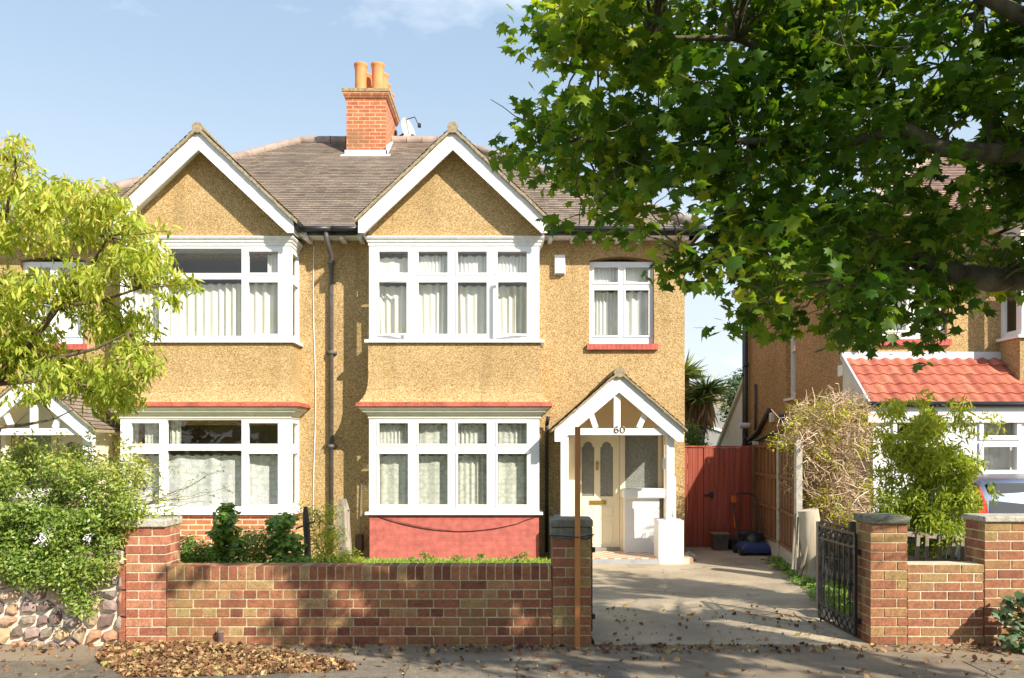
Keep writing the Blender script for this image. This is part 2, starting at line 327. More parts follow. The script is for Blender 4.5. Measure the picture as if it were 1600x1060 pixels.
    def build(s,name,mats,parent=None,smooth=False,recalc=True,attr=None,bevel=0):
        me=bpy.data.meshes.new(name); off=Vector((0,0,0))
        r=parent
        while r is not None and r.parent: r=r.parent
        if r is not None: off=Vector(r.location)
        me.from_pydata([(v[0]-off.x,v[1]-off.y,v[2]-off.z) for v in s.v],[],s.f)
        if s.hasuv:
            ul=me.uv_layers.new(name='UVMap'); i=0
            for fi,f in enumerate(s.f):
                for k in range(len(f)):
                    if s.uv[fi]: ul.data[i].uv=s.uv[fi][k]
                    i+=1
        if attr:
            a=me.attributes.new(attr,'FLOAT','FACE'); a.data.foreach_set('value',s.att)
        mats=mats if isinstance(mats,(list,tuple)) else [mats]
        for m in mats: me.materials.append(m)
        if len(mats)>1: me.polygons.foreach_set('material_index',s.m)
        if recalc or smooth:
            bm=bmesh.new(); bm.from_mesh(me)
            if smooth: bmesh.ops.remove_doubles(bm,verts=bm.verts,dist=1e-5)
            bmesh.ops.recalc_face_normals(bm,faces=bm.faces); bm.to_mesh(me); bm.free()
        if smooth:
            me.polygons.foreach_set('use_smooth',[True]*len(me.polygons))
            try: me.set_sharp_from_angle(angle=math.radians(40))
            except Exception: pass
        o=bpy.data.objects.new(name,me); COL.objects.link(o)
        if parent is not None: o.parent=parent
        if bevel:
            b=o.modifiers.new('edge','BEVEL'); b.width=bevel; b.segments=2; b.limit_method='ANGLE'
        return o
def tag(o,label=None,cat=None,group=None,kind=None):
    if label: o['label']=label
    if cat: o['category']=cat
    if group: o['group']=group
    if kind: o['kind']=kind
    return o
def thing(name,loc,label,cat,group=None):
    o=bpy.data.objects.new(name,None); o.location=loc; o.empty_display_size=.1; COL.objects.link(o); return tag(o,label,cat,group)
def struct(name,mb,m,**k):
    o=mb.build(name,m,**k); o['kind']='structure'; return o
# many small copies of one template, as one mesh
def leafmesh(name,mat,tv,tf,pos,nrm,axis,size,rnd,parent=None):
    tv=np.array(tv,float); N=len(pos); k=len(tv)
    n=nrm/np.linalg.norm(nrm,axis=1,keepdims=True)
    a=axis-(axis*n).sum(1,keepdims=True)*n; a/= (np.linalg.norm(a,axis=1,keepdims=True)+1e-9)
    b=np.cross(n,a)
    loc=tv[None]*size[:,None,None]
    loc=loc*np.stack([RNG.uniform(.78,1.12,N),RNG.uniform(.9,1.1,N),RNG.uniform(-.4,2.6,N)],1)[:,None,:]
    V=pos[:,None,:]+loc[:,:,0:1]*b[:,None,:]+loc[:,:,1:2]*a[:,None,:]+loc[:,:,2:3]*n[:,None,:]
    V=V.reshape(-1,3)
    r=parent
    while r is not None and r.parent: r=r.parent
    if r is not None: V=V-np.array(r.location)[None]
    lv=np.concatenate([np.array(f) for f in tf]); fl=np.array([len(f) for f in tf]); L1=len(lv)
    loops=(lv[None]+np.arange(N)[:,None]*k).reshape(-1); tot=np.tile(fl,N)
    start=np.concatenate([[0],np.cumsum(tot)[:-1]])
    me=bpy.data.meshes.new(name); me.vertices.add(N*k); me.vertices.foreach_set('co',V.reshape(-1).astype(np.float32))
    me.loops.add(len(loops)); me.loops.foreach_set('vertex_index',loops.astype(np.int32))
    me.polygons.add(len(tot)); me.polygons.foreach_set('loop_start',start.astype(np.int32))
    me.update(calc_edges=True)
    at=me.attributes.new('rnd','FLOAT','POINT'); at.data.foreach_set('value',np.repeat(rnd,k).astype(np.float32))
    me.materials.append(mat); me.validate()
    o=bpy.data.objects.new(name,me); COL.objects.link(o)
    if parent is not None: o.parent=parent
    return o
# palmate leaf (5 lobes), folded along the midrib
def maple_tpl():
    right=[(0,-.42),(.16,-.40),(.42,-.44),(.34,-.24),(.60,-.06),(.40,.0),(.46,.26),(.24,.16),(.13,.24),(0,.62)]
    V=[(x,y,-.22*abs(x)-.25*max(0,y)**2-.12*max(0,-y)) for x,y in right]
    V+=[(-x,y,-.22*abs(x)-.25*max(0,y)**2-.12*max(0,-y)) for x,y in right[1:-1]]
    V.append((0,-.1,.02)); c=len(V)-1; n=len(right)
    Fs=[(c,i,i+1) for i in range(n-1)]
    l=[0]+list(range(n,n+n-2))+[n-1]
    Fs+=[(c,l[i+1],l[i]) for i in range(len(l)-1)]
    return V,Fs
MAPLE=maple_tpl()
LANCE=([(0,-.5,0),(.14,-.12,-.04),(.12,.2,-.08),(0,.55,-.2),(-.12,.2,-.08),(-.14,-.12,-.04),(0,.0,.0)],[(0,1,6),(1,2,6),(2,3,6),(3,4,6),(4,5,6),(5,0,6)])
OVAL=([(0,-.5,0),(.27,-.05,-.07),(0,.5,-.05),(-.27,-.05,-.07)],[(0,1,2),(0,2,3)])
IVYL=([(0,-.45,0),(.35,-.3,-.06),(.5,.05,-.12),(.2,.2,-.05),(0,.55,-.1),(-.2,.2,-.05),(-.5,.05,-.12),(-.35,-.3,-.06),(0,0,.03)],[(8,i,(i+1)%8) for i in range(8)])
BLADE=([(-.03,0,0),(.03,0,0),(0,.6,.05),(0,1,.25)],[(0,1,2),(0,2,3)])
STRAP=([(-.035,0,0),(.035,0,0),(.045,.5,0),(-.045,.5,0),(.0,1,-.12)],[(0,1,2,3),(3,2,4)])
def unit(n): v=RNG.normal(size=(n,3)); return v/np.linalg.norm(v,axis=1,keepdims=True)
def inpoly(x,y,poly):
    c=False;j=len(poly)-1
    for i in range(len(poly)):
        if (poly[i][1]>y)!=(poly[j][1]>y) and x<(poly[j][0]-poly[i][0])*(y-poly[i][1])/(poly[j][1]-poly[i][1])+poly[i][0]: c=not c
        j=i
    return c
def clumps(poly,step,y0,y1,jit=.5,layers=1,Yref=None,skip=0):
    """points filling a volume whose outline is poly (given for a plane at depth Yref)"""
    xs=[p[0] for p in poly]; ys=[p[1] for p in poly]; out=[]
    for _ in range(layers):
        x=min(xs)
        while x<max(xs):
            y=min(ys)
            while y<max(ys):
                a=x+random.uniform(-jit,jit)*step; b=y+random.uniform(-jit,jit)*step
                if inpoly(a,b,poly) and random.random()>skip: out.append(P(a,b,random.uniform(y0,y1)))
                y+=step
            x+=step
    return out
def spray(centers,n,rad,flat=.6):
    C=np.array([tuple(c) for c in centers]); idx=np.repeat(np.arange(len(C)),n)
    d=unit(len(idx))*(RNG.random((len(idx),1))**.5)*rad; d[:,2]*=flat
    return C[idx]+d, d
# ------------------------------------------------------------------ tile roofs
def roofplane(mb,o,sd,td,nd,poly,gauge=.1,step=.012):
    o=Vector(o);sd=Vector(sd).normalized();td=Vector(td).normalized();nd=Vector(nd).normalized()
    ts=[p[1] for p in poly]; t0,t1=min(ts),max(ts)
    def span(t):
        xs=[]
        for i in range(len(poly)):
            a,b=poly[i],poly[(i+1)%len(poly)]
            if abs(a[1]-b[1])<1e-9:
                if abs(a[1]-t)<1e-6: xs+=[a[0],b[0]]
                continue
            u=(t-a[1])/(b[1]-a[1])
            if -1e-6<=u<=1+1e-6: xs.append(a[0]+(b[0]-a[0])*u)
        return (min(xs),max(xs)) if xs else None
    t=t0
    while t<t1-1e-4:
        e=min(t+gauge,t1); A=span(t+1e-5);B=span(e-1e-5)
        if A and B:
            # break each course into pieces with slight height jitter
            n=max(1,int((A[1]-A[0])/.66)); 
            for i in range(n):
                a0=A[0]+(A[1]-A[0])*i/n;a1=A[0]+(A[1]-A[0])*(i+1)/n;b0=B[0]+(B[1]-B[0])*i/n;b1=B[0]+(B[1]-B[0])*(i+1)/n
                st=step*random.uniform(.85,1.15)
                p=lambda s_,t_,h: o+sd*s_+td*t_+nd*h
                V=[p(a0,t,st),p(a1,t,st),p(b1,e,0),p(b0,e,0),p(a0,t,-.004),p(a1,t,-.004)]
                k=t/gauge*.1;k2=e/gauge*.1
                mb.add(V,[(0,1,2,3),(4,5,1,0)],uvs=[((a0,k),(a1,k),(b1,k2),(b0,k2)),((a0,k),(a1,k),(a1,k),(a0,k))])
        t=e
def ridge(mb,a,b,r=.1,seg=.33):
    a=Vector(a);b=Vector(b);n=max(1,int((b-a).length/seg))
    for i in range(n):
        p=a.lerp(b,i/n); q=a.lerp(b,(i+1)/n-.03/ n)
        p=p+Vector((0,0,random.uniform(-.006,.006)))
        mb.tube([p,p.lerp(q,.12),q],[r*1.07,r,r*.98],10)
# ------------------------------------------------------------------ windows
def window(root,name,mp,outer,panes,splits,T,curtain=None,yg=.03,sash=.028,depth=.07,proud=.014,open_=(),mat='upvc',label=None):
    """mp(a,d,z): a along wall, d depth behind the frame face"""
    x0,x1,z0,z1=outer
    xs=[x0,x1];zs=[z0,z1]
    for p in panes: xs+=[p[0],p[1]]; zs+=[p[2],p[3]]
    mb=MB(T)
    mb.grid(xs,zs,lambda a,b: not any(p[0]<a<p[1] and p[2]<b<p[3] for p in panes),0,depth,mp)
    for i,p in enumerate(panes):
        if len(p)>4 and p[4]=='fixed': continue
        g=sash; a0,a1,c0,c1=p[0]-g,p[1]+g,p[2]-g,p[3]+g
        op=i in open_
        def m2(a,d,z,op=op,p=p,a0=a0,a1=a1,i=i):
            if op:
                s=open_[i]; hx=a0 if s>0 else a1; q=abs(a-hx); return mp(hx+(a-hx)*math.cos(.2),d-q*math.sin(.2),z)
            return mp(a,d,z)
        mb.grid([a0,p[0]+.004,p[1]-.004,a1],[c0,p[2]+.004,p[3]-.004,c1],lambda a,b,p=p: not (p[0]+.004<a<p[1]-.004 and p[2]+.004<b<p[3]-.004),-proud,.02,m2)
    fr=mb.build(name,M[mat],root)
    if label: fr['label']=label
    g=MB(T)
    for i,p in enumerate(panes):
        if i in open_:
            s=open_[i]; hx=p[0]-sash if s>0 else p[1]+sash
            f=lambda a,d,z: mp(hx+(a-hx)*math.cos(.2),d-abs(a-hx)*math.sin(.2),z)
            g.add([f(p[0],.006,p[2]),f(p[1],.006,p[2]),f(p[1],.006,p[3]),f(p[0],.006,p[3])],[(0,1,2,3)])
        else: g.add([mp(p[0],yg,p[2]),mp(p[1],yg,p[2]),mp(p[1],yg,p[3]),mp(p[0],yg,p[3])],[(0,1,2,3)])
    g.build('glass',M['glass'],fr,recalc=False)
    return fr
def curtain(fr,T,mp,a0,a1,z0,z1,m,d=.14,amp=.02,wl=.11,gather=0,sway=0):
    mb=MB(T); n=int((a1-a0)/.012); ph=random.uniform(0,6); V=[];Fs=[]
    rows=8
    for k in range(rows+1):
        t=k/rows; z=z0+(z1-z0)*t
        for i in range(n+1):
            u=i/n; a=a0+(a1-a0)*u
            a2=a+gather*(1-t)*(u-.5)*(a1-a0)
            w=math.sin(a*6.283/wl+ph+1.3*math.sin(a*5))*amp*(.65+.35*math.sin(a*11+ph)); w+=math.sin(a*2.9+ph)*amp*.8+ sway*(1-t)*math.sin(a*7)
            V.append(mp(a2,d+w,z + (.012*math.sin(a*40+ph) if k==rows else 0)))
    for k in range(rows):
        for i in range(n): Fs.append((k*(n+1)+i,k*(n+1)+i+1,(k+1)*(n+1)+i+1,(k+1)*(n+1)+i))
    mb.add(V,Fs); o=mb.build('curtain',M[m],fr,smooth=True,recalc=False); return o
def arch_fill(mb,x0,x1,zs,zt,y0,y1,n=10):
    # two pieces closing a rectangular hole top down to an arched curve
    xm=(x0+x1)/2;w=(x1-x0)/2
    pts=[(x0+(x1-x0)*i/n, zs+(zt-zs)*(1-((i/n-.5)*2)**2)) for i in range(n+1)]
    mb.prism([(x0,zt+.02)]+pts[:n//2+1]+[(xm,zt+.02)],y0,y1); mb.prism([(xm,zt+.02)]+pts[n//2:]+[(x1,zt+.02)],y0,y1)
YW=13.9; YB=13.35
def bargeboard(mb,cx,zap,hw,zf,y0,y1,vt):
    """white V board: outer apex zap, half width hw, foot bottom zf, vertical thickness vt"""
    zt=zf+.20
    for s in (-1,1):
        mb.prism([(cx,zap),(cx+s*hw,zt),(cx+s*hw,zf),(cx+s*(hw-.10),zf),(cx,zap-vt)],y0,y1)
def gable(root,T,cx,zap,hw,zf,y0,yback,vt,wallmat,roofm,tth=.07):
    """tiled gable roof with verge; returns nothing"""
    zt=zf+.20; sl=(zap-zt)/hw; ang=math.atan(sl); ln=math.hypot(hw,zap-zt)+.06
    mb=MB(T)
    for s in (-1,1):
        o=(cx+s*(hw+.05),y0-.03,zt-.05*sl+tth); td=(-s*math.cos(ang),0,math.sin(ang)); nd=(s*math.sin(ang),0,math.cos(ang))
        roofplane(mb,o,(0,1,0),td,nd,[(0,0),(yback-y0+.03,0),(yback-y0+.03,ln+.02),(0,ln+.02)],.1,.014)
    mb.build('gable_roof',roofm,root)
    mv=MB(T)
    for s in (-1,1):
        k=10
        for i in range(k*2):
            a=i/(k*2);b=(i+1)/(k*2); j=random.uniform(-.006,.006)
            xa=cx+s*(hw+.05)*(1-a);xb=cx+s*(hw+.05)*(1-b); za=zt-.05*sl+(hw+.05)*sl*a; zb=zt-.05*sl+(hw+.05)*sl*b
            mv.prism([(xa,za+j),(xb,zb+j),(xb,zb+tth-.01+j),(xa,za+tth-.01+j)],y0-.035,yback)
    mv.build('verge',M['verge'],root)
    mr=MB(T); ridge(mr,(cx,y0-.035,zap+tth-.035),(cx,yback,zap+tth-.035),.085); mr.build('ridge_tiles',M['verge'],root,smooth=True)
def make_house(name,T,label,kind,roof='roof'):
    base=T((0,YW,0)); root=thing(name,base,label,'house')
    A=kind=='A';B=kind=='B';C=kind=='C'
    YE=19.7 if C else 22.1; HD=(YE+.4-13.5)/2; RZ=5.6+HD*.7067
    idm=lambda a,d,z:(a,d,z)
    # ---- main walls
    holes=[(1.345,2.469,3.668,5.236),(-2.25,.35,3.8,5.2)]
    if not C: holes+=[(-2.25,.35,.95,2.3),(1.06,2.62,.06,2.14)]
    if C: holes+=[(.6,2.8,.3,2.4)]
    xs=[-3.04,3.0];zs=[-.1,5.55]
    for h in holes: xs+=[h[0],h[1]];zs+=[h[2],h[3]]
    w=MB(T); w.grid(xs,zs,lambda a,b: not any(h[0]<a<h[1] and h[2]<b<h[3] for h in holes),YW,YW+.25)
    arch_fill(w,1.345,2.469,5.158,5.234,YW+.001,YW+.24)
    wm=M['dash']
    w.box(-2.40,.485,YW-.003,YW-.0015,2.5,5.4) if False else None
    fh=[(16.35,16.9,2.9,4.38)] if C else []
    fx=[YW+.252,YE];fz=[-.1,5.55]
    for h in fh: fx+=[h[0],h[1]];fz+=[h[2],h[3]]
    w.build('wall',wm,root)
    fl=MB(T)
    fl.grid(fx,fz,lambda a,b: not any(h[0]<a<h[1] and h[2]<b<h[3] for h in fh),2.75,3.0,lambda a,d,z:(d,a,z))
    fl.box(-3.04,2.748,YE-.2,YE,-.1,5.55)
    fl.box(-3.04,-2.9,YW+.252,YE-.202,-.1,5.55)
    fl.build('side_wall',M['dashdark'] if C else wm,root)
    # rooms behind the windows
    rm=MB(T)
    for z0,z1 in ((.06,2.6),(2.75,5.5)):
        for x0,x1 in ((-2.88,.75),(.9,2.7)):
            x=[x0,x1]; 
            rm.add([(x0,14.16,z0),(x1,14.16,z0),(x1,17.5,z0),(x0,17.5,z0),(x0,14.16,z1),(x1,14.16,z1),(x1,17.5,z1),(x0,17.5,z1)],[(0,1,2,3),(4,7,6,5),(1,5,6,2),(2,6,7,3),(3,7,4,0)])
    rm.build('interior',M['room'],root,recalc=False)
    # ---- roof : front slope, hip, rear
    rf=MB(T); k=3.18; sl=.7067; a=math.atan(sl); run=HD/math.cos(a); e=.12
    roofplane(rf,(-3.04,13.5,5.6),(1,0,0),(0,math.cos(a),math.sin(a)),(0,-math.sin(a),math.cos(a)),[(0,0),(k+3.04,0),(k-HD+3.04,run),(0,run)])
    roofplane(rf,(k,13.5,5.6),(0,1,0),(-math.cos(a),0,math.sin(a)),(math.sin(a),0,math.cos(a)),[(0,0),(2*HD,0),(HD,run)])
    rf.add([(-3.04,13.5+2*HD,5.6),(k,13.5+2*HD,5.6),(k-HD,13.5+HD,RZ),(-3.04,13.5+HD,RZ)],[(0,1,2,3)],uvs=[((0,0),(6,0),(2,5),(0,5))])
    ro=rf.build('roof',M[roof],root,recalc=False)
    rd=MB(T); ridge(rd,(-3.04,13.5+HD,RZ+.02),(k-HD,13.5+HD,RZ+.02),.11); ridge(rd,(k-HD,13.5+HD,RZ+.02),(k,13.5,5.64),.10)
    ridge(rd,(k-HD,13.5+HD,RZ+.02),(k,13.5+2*HD,5.64),.10); rd.build('ridge_tiles',M['ridge'],root,smooth=True)
    # eaves : soffit board, rafter ends, gutter
    ev=MB(T)
    ev.box(.55,3.12,13.53,YW-.005,5.50,5.545); ev.box(-3.04,-2.45,13.53,YW-.005,5.50,5.545)
    ev.box(3.0,3.14,13.53,YE+.2,5.50,5.545)
    for x in [.62+.385*i for i in range(7)]+[-2.93,-2.62]: ev.box(x,x+.07,13.56,YW-.004,5.44,5.499)
    ev.build('soffit',M['oldwhite'],root)
    gt=MB(T)
    for x0,x1 in ((.56,3.25),(-3.04,-2.52)): gt.tube([(x0,13.45,5.585),(x1,13.45,5.585)],.052,8); gt.box(x0,x1-.1,13.505,13.53,5.49,5.6)
    gt.tube([(3.22,13.45,5.585),(3.22,YE+.3,5.585)],.05,8)
    gt.tube([(.56,13.1,5.60),(.56,13.5,5.59)],.06,8)
    gt.tube([(-2.52,13.1,5.60),(-2.52,13.5,5.59)],.06,8); gt.build('gutter',M['blackpl'],root,smooth=True)
    # ---- gable over the bay
    cx=-.965; zap=7.07
    g=MB(T); g.prism([(cx-1.44,5.42),(cx+1.44,5.42),(cx+1.44,5.55),(cx,6.95),(cx-1.44,5.55)],YB,YB+.2)
    g.build('gable_wall',M['dash'],root)
    bb=MB(T); bargeboard(bb,cx,zap,1.545,5.41,13.05,13.095,.305); bb.build('bargeboard',M['oldwhite'],root)
    bs=MB(T)
    for s in (-1,1): bs.prism([(cx+s*1.50,5.45),(cx+s*1.50,5.58),(cx+s*.02,6.98),(cx+s*.02,6.90)],13.096,YB+.25)
    bs.build('gable_soffit',M['oldwhite'],root)
    gable(root,T,cx,zap,1.545,5.41,13.03,16.0,.3,None,M[roof])
    # ---- bay : apron with flared foot, red tile lip, cornices
    x0,x1=-2.40,.485
    ap=MB(T); ap.flare(x0,x1,YB,YW-.003,[(3.652,0),(3.05,0),(2.92,.012),(2.82,.035),(2.73,.075),(2.66,.13)] if not C else [(3.652,0),(2.60,0)]); ap.build('bay_apron',M['dash'],root)
    if not C:
        lp=MB(T); lp.flare(x0,x1,YB,YW-.004,[(2.659,.135),(2.64,.17),(2.585,.185),(2.575,.15)]); lp.build('tile_lip',M['redtile'],root)
        cn=MB(T); cn.flare(x0+.02,x1-.02,YB,YW-.004,[(2.574,.15),(2.55,.15),(2.51,.10),(2.495,.10),(2.49,.07),(2.44,.035),(2.435,.02),(2.392,.02)]); cn.build('lower_cornice',M['creamtrim'],root)
    cu=MB(T); cu.flare(x0+.02,x1-.02,YB,YW-.004,[(5.418,.07),(5.40,.075),(5.375,.06),(5.37,.045),(5.33,.035),(5.325,.02),(5.272,.015)]); cu.build('upper_cornice',M['oldwhite'],root)
    s1=MB(T); s1.flare(x0,x1,YB,YW-.004,[(3.704,.05),(3.654,.055)]); s1.build('upper_sill',M['upvc'],root)
    fx0,fx1=-2.385,.455
    mpf=lambda a,d,z:(a,YB+d,z); mps0=lambda a,d,z:(fx0+d,a,z); mps1=lambda a,d,z:(fx1-d,a,z)
    if B:
        q=lambda px: -6.08-PX(px,YB)
        cols=[(q(435),q(388)),(q(377.5),q(261)),(q(250),q(205))]
    else: cols=[(PX(a,YB),PX(b,YB)) for a,b in ((592,638),(653.5,700),(715,761),(777,823.6))]
    for fl_,(zo0,zo1,pb0,pb1,pt0,pt1) in enumerate(((3.704,5.272,PZ(522.5,YB),PZ(441,YB),PZ(427,YB),PZ(393,YB)),(.832,2.392,PZ(789,YB),PZ(709,YB),PZ(694,YB),PZ(661,YB)))):
        if C and fl_==1: continue
        ps=[]
        for i,(a,b) in enumerate(cols):
            fixed=('fixed',) if (B and i==1) else ()
            e1=.03 if fixed else 0
            ps+=[(a,b,pb0-e1,pb1+.05*(1 if fixed else 0),*fixed),(a,b,pt0-(.0 if fixed else 0),pt1+e1*1.6,*fixed)]
        up=fl_==0
        op={}
        if A and up: op={0:1,6:-1}
        fr=window(root,'bay_window',mpf,(fx0,fx1,zo0,zo1),ps,None,T,open_=op)
        # side lights
        py0,py1=YB+.14,YW-.06
        for mps in (mps0,mps1):
            sd=MB(T); gl=MB(T)
            holes2=[(py0,py1,pb0,pb1),(py0,py1,pt0,pt1)]
            sd.grid([YB+.071,YW-.002,py0,py1],[zo0,zo1,pb0,pb1,pt0,pt1],lambda a,b: not any(h[0]<a<h[1] and h[2]<b<h[3] for h in holes2),0,.07,mps)
            for h in holes2: gl.add([mps(h[0],.03,h[2]),mps(h[1],.03,h[2]),mps(h[1],.03,h[3]),mps(h[0],.03,h[3])],[(0,1,2,3)])
            so=sd.build('side_light',M['upvc'],root); gl.build('glass',M['glass'],so,recalc=False)
        if B:
            if up:
                curtain(fr,T,mpf,fx0+.09,fx1-.09,zo0+.05,pb1+.0,'curtain',.17,.03,.13)
                curtain(fr,T,mpf,cols[2][0]-.02,cols[2][1]+.02,pt0-.05,pt1-.05,'curtain',.16,.02,.07)
                curtain(fr,T,mpf,cols[0][0]-.03,cols[0][0]+.22,pt0-.05,pt1-.02,'curtain',.15,.02,.06)
            else:
                curtain(fr,T,mpf,fx0+.09,fx1-.09,zo0+.05,pb1-.03,'lace2',.17,.025,.4)
                curtain(fr,T,mpf,cols[2][0],cols[2][1]-.15,pt0-.05,pt1-.01,'lace',.2,.02,.07)
                curtain(fr,T,mpf,cols[1][1]-.16,cols[1][1]+.03,pt0-.05,pt1+.04,'lace',.2,.02,.07)
        elif up:
            for i,(a,b) in enumerate(cols):
                c0=a-.07;c1=b+.07
                curtain(fr,T,mpf,c0,c1,zo0+.04,pb1-(.01 if i in(1,) else .035),'curtain',.17,.028,.12,gather=-.08)
                if i: curtain(fr,T,mpf,c0+.02,c1-.02,pt0-.03,pt1-.045,'curtainw',.15,.018,.065)
                else: curtain(fr,T,mpf,c0+.02,c1-.02,pt0-.03,pt1-.08,'curtain',.15,.012,.2)
        else:
            for i,(a,b) in enumerate(cols):
                curtain(fr,T,mpf,a-.03,b-.02+(.04 if i%2 else 0),zo0+.04,pb1-.03,'lace',.16,.022,[.17,.5,.09,.25][i])
                curtain(fr,T,mpf,a+.0,b+.02-(.05 if i%2==0 else 0),pt0-.03,pt1-.02,'lace',.14,.018,[.06,.2,.07,.1][i])
    if not C:
        s2=MB(T); s2.box(fx0-.06,fx1+.06,YB-.06,YW-.004,.785,.831); s2.build('lower_sill',M['upvc'],root)
        bk=MB(T); bk.box(-2.375,.45,YB-.005,YW-.004,.05,.784); bk.build('bay_base',M['pinkbrick'] if A else M['orangebrick'],root)
        pl=MB(T); pl.box(-2.39,.465,YB-.02,YW-.005,-.05,.049); pl.build('plinth',M['leadgrey'],root)
        if B:
            bd=MB(T); bd.box(-2.42,.49,YB-.03,YW-.006,.745,.783); bd.build('tile_sill',M['redtile'],root)
    # ---- small upper window
    ym=YW+.085; mp2=lambda a,d,z:(a,ym+d,z)
    ps=[(PX(928,YW+.07),PX(966,YW+.07),3.86,4.66),(PX(977,YW+.07),PX(1014,YW+.07),3.86,4.66),(PX(928,YW+.07),PX(966,YW+.07),4.79,5.06),(PX(977,YW+.07),PX(1014,YW+.07),4.79,5.06)]
    fr=window(root,'window',mp2,(1.347,2.467,3.70,5.15),ps,None,T)
    curtain(fr,T,mp2,1.4,1.92,3.74,4.65,'curtainw',.15,.02,.065); curtain(fr,T,mp2,1.9,2.42,3.74,4.65,'curtainw',.16,.03,.14)
    curtain(fr,T,mp2,1.38,2.43,4.72,5.10,'curtainw',.15,.018,.055)
    sl_=MB(T); sl_.box(1.30,2.53,YW-.07,YW+.08,3.60,3.698); sl_.build('brick_sill',M['redsill'],root)
    # cement joint down the wall, downpipe near party line
    if A:
        dp=MB(T); X=-3.13
        dp.tube([(X,13.47,5.56),(X,13.5,5.40),(X+.02,13.78,5.2),(X,13.84,5.05),(X,13.84,.1)],.042,10)
        for z in (5.08,3.52,1.9,.5): dp.lathe((X,13.84,z),[(.058,0),(.062,.02),(.058,.06)],12)
        for z in (3.54,1.92): dp.box(X-.09,X+.09,13.86,13.899,z-.02,z+.03)
        dp.build('downpipe',M['pipe'],root,smooth=True)
        d2=MB(T); X2=.60
        d2.tube([(X2,13.80,2.3),(X2,13.84,2.2),(X2,13.84,.1)],.03,8); d2.tube([(X2+.02,13.7,2.42),(X2,13.80,2.3)],.035,8); d2.build('downpipe',M['blackpl'],root,smooth=True)
        cb=MB(T)
        pts=[(-2.34+2.78*t, YB-.018, .77-.26*(1-(2*t-1.05)**2) + (.02 if t>.9 else 0)) for t in [i/24 for i in range(25)]]
        cb.tube(pts,.006,5); cb.tube([(p[0],p[1]-.006,p[2]+.03*math.sin(3.14*min(1,i/12))) for i,p in enumerate(pts[:20])],.004,5)
        cb.tube([(-2.4+2.85*t,YB-.03,.775+.004*math.sin(t*17)) for t in [i/20 for i in range(21)]],.007,5); cb.build('cable',M['cable'],root)
    if B:
        jb=MB(T); jb.tube([(-2.65+0.02*math.sin(z*1.7),YW-.012,z) for z in [5.4-.3*i for i in range(17)]],.008,6); jb.build('cable',M['white'],root)
    return root
IDT=lambda p:(p[0],p[1],p[2])
TB=lambda p:(-6.08-p[0],p[1],p[2])
TC=lambda p:(8.58-p[0],p[1]-.6,p[2])
HA=make_house('semi_detached_house',IDT,'tan pebbledash house with pink brick bay base, gabled bay and numbered white porch','A')
HB=make_house('semi_detached_house',TB,'tan pebbledash house with orange brick bay base and wide centre panes by the yellow-green tree','B')
HC=make_house('semi_detached_house',TC,'pebbledash house beyond the driveway with bright red tiled lean-to roof above the car','C','roof3')
# chimney (part of the numbered house)
ch=MB(); ch.box(-3.56,-2.71,17.2,18.65,6.5,9.40); cho=ch.build('chimney',M['chimbrick'],HA)
cc=MB(); cc.flare(-3.56,-2.71,17.2,18.7,[(9.401,.01),(9.44,.045),(9.46,.045)]); cc.flare(-3.56,-2.71,17.2,18.72,[(9.461,.055),(9.53,.075),(9.535,.075)]); cc.build('chimney_cornice',M['chimbrick'],cho)
c2=MB(); c2.flare(-3.56,-2.71,17.2,18.72,[(9.536,.085),(9.60,.085),(9.68,-.12)]); c2.build('cement_cap',M['crown'],cho)
fl=MB(); fl.box(-3.59,-2.68,17.16,17.198,8.0,8.29)
fl.add([(-2.705,17.16,8.0),(-2.705,18.65,9.0),(-2.705,18.65,9.12),(-2.705,17.16,8.38),(-2.665,17.16,8.0),(-2.665,18.65,9.0),(-2.665,18.65,9.12),(-2.665,17.16,8.38)],[(0,1,2,3),(4,5,6,7),(0,4,7,3),(3,7,6,2),(0,1,5,4)])
fl.add([(-3.66,17.05,8.125),(-2.60,17.05,8.125),(-2.60,17.16,8.20),(-3.66,17.16,8.20),(-3.66,17.05,8.10),(-2.60,17.05,8.10)],[(0,1,2,3),(4,5,1,0)])
fl.build('flashing',M['lead'],cho)
for i,(x,y,h) in enumerate([(-3.30,17.46,.66),(-2.93,17.46,.66),(-3.25,17.82,.60),(-2.88,17.82,.60),(-3.2,18.15,.5),(-2.88,18.15,.52),(-3.2,18.48,.5),(-2.85,18.48,.45)]):
    p=MB(); r=.125 if i<2 else .115
    p.lathe((x,y,9.60),[(r*1.0,0),(r*.98,h*.5),(r*1.02,h*.82),(r*1.13,h*.92),(r*1.22,h*.95),(r*1.2,h),(r*.95,h),(r*.9,h-.12)],22); p.build('chimney_pot',M['pot'],cho,smooth=True)
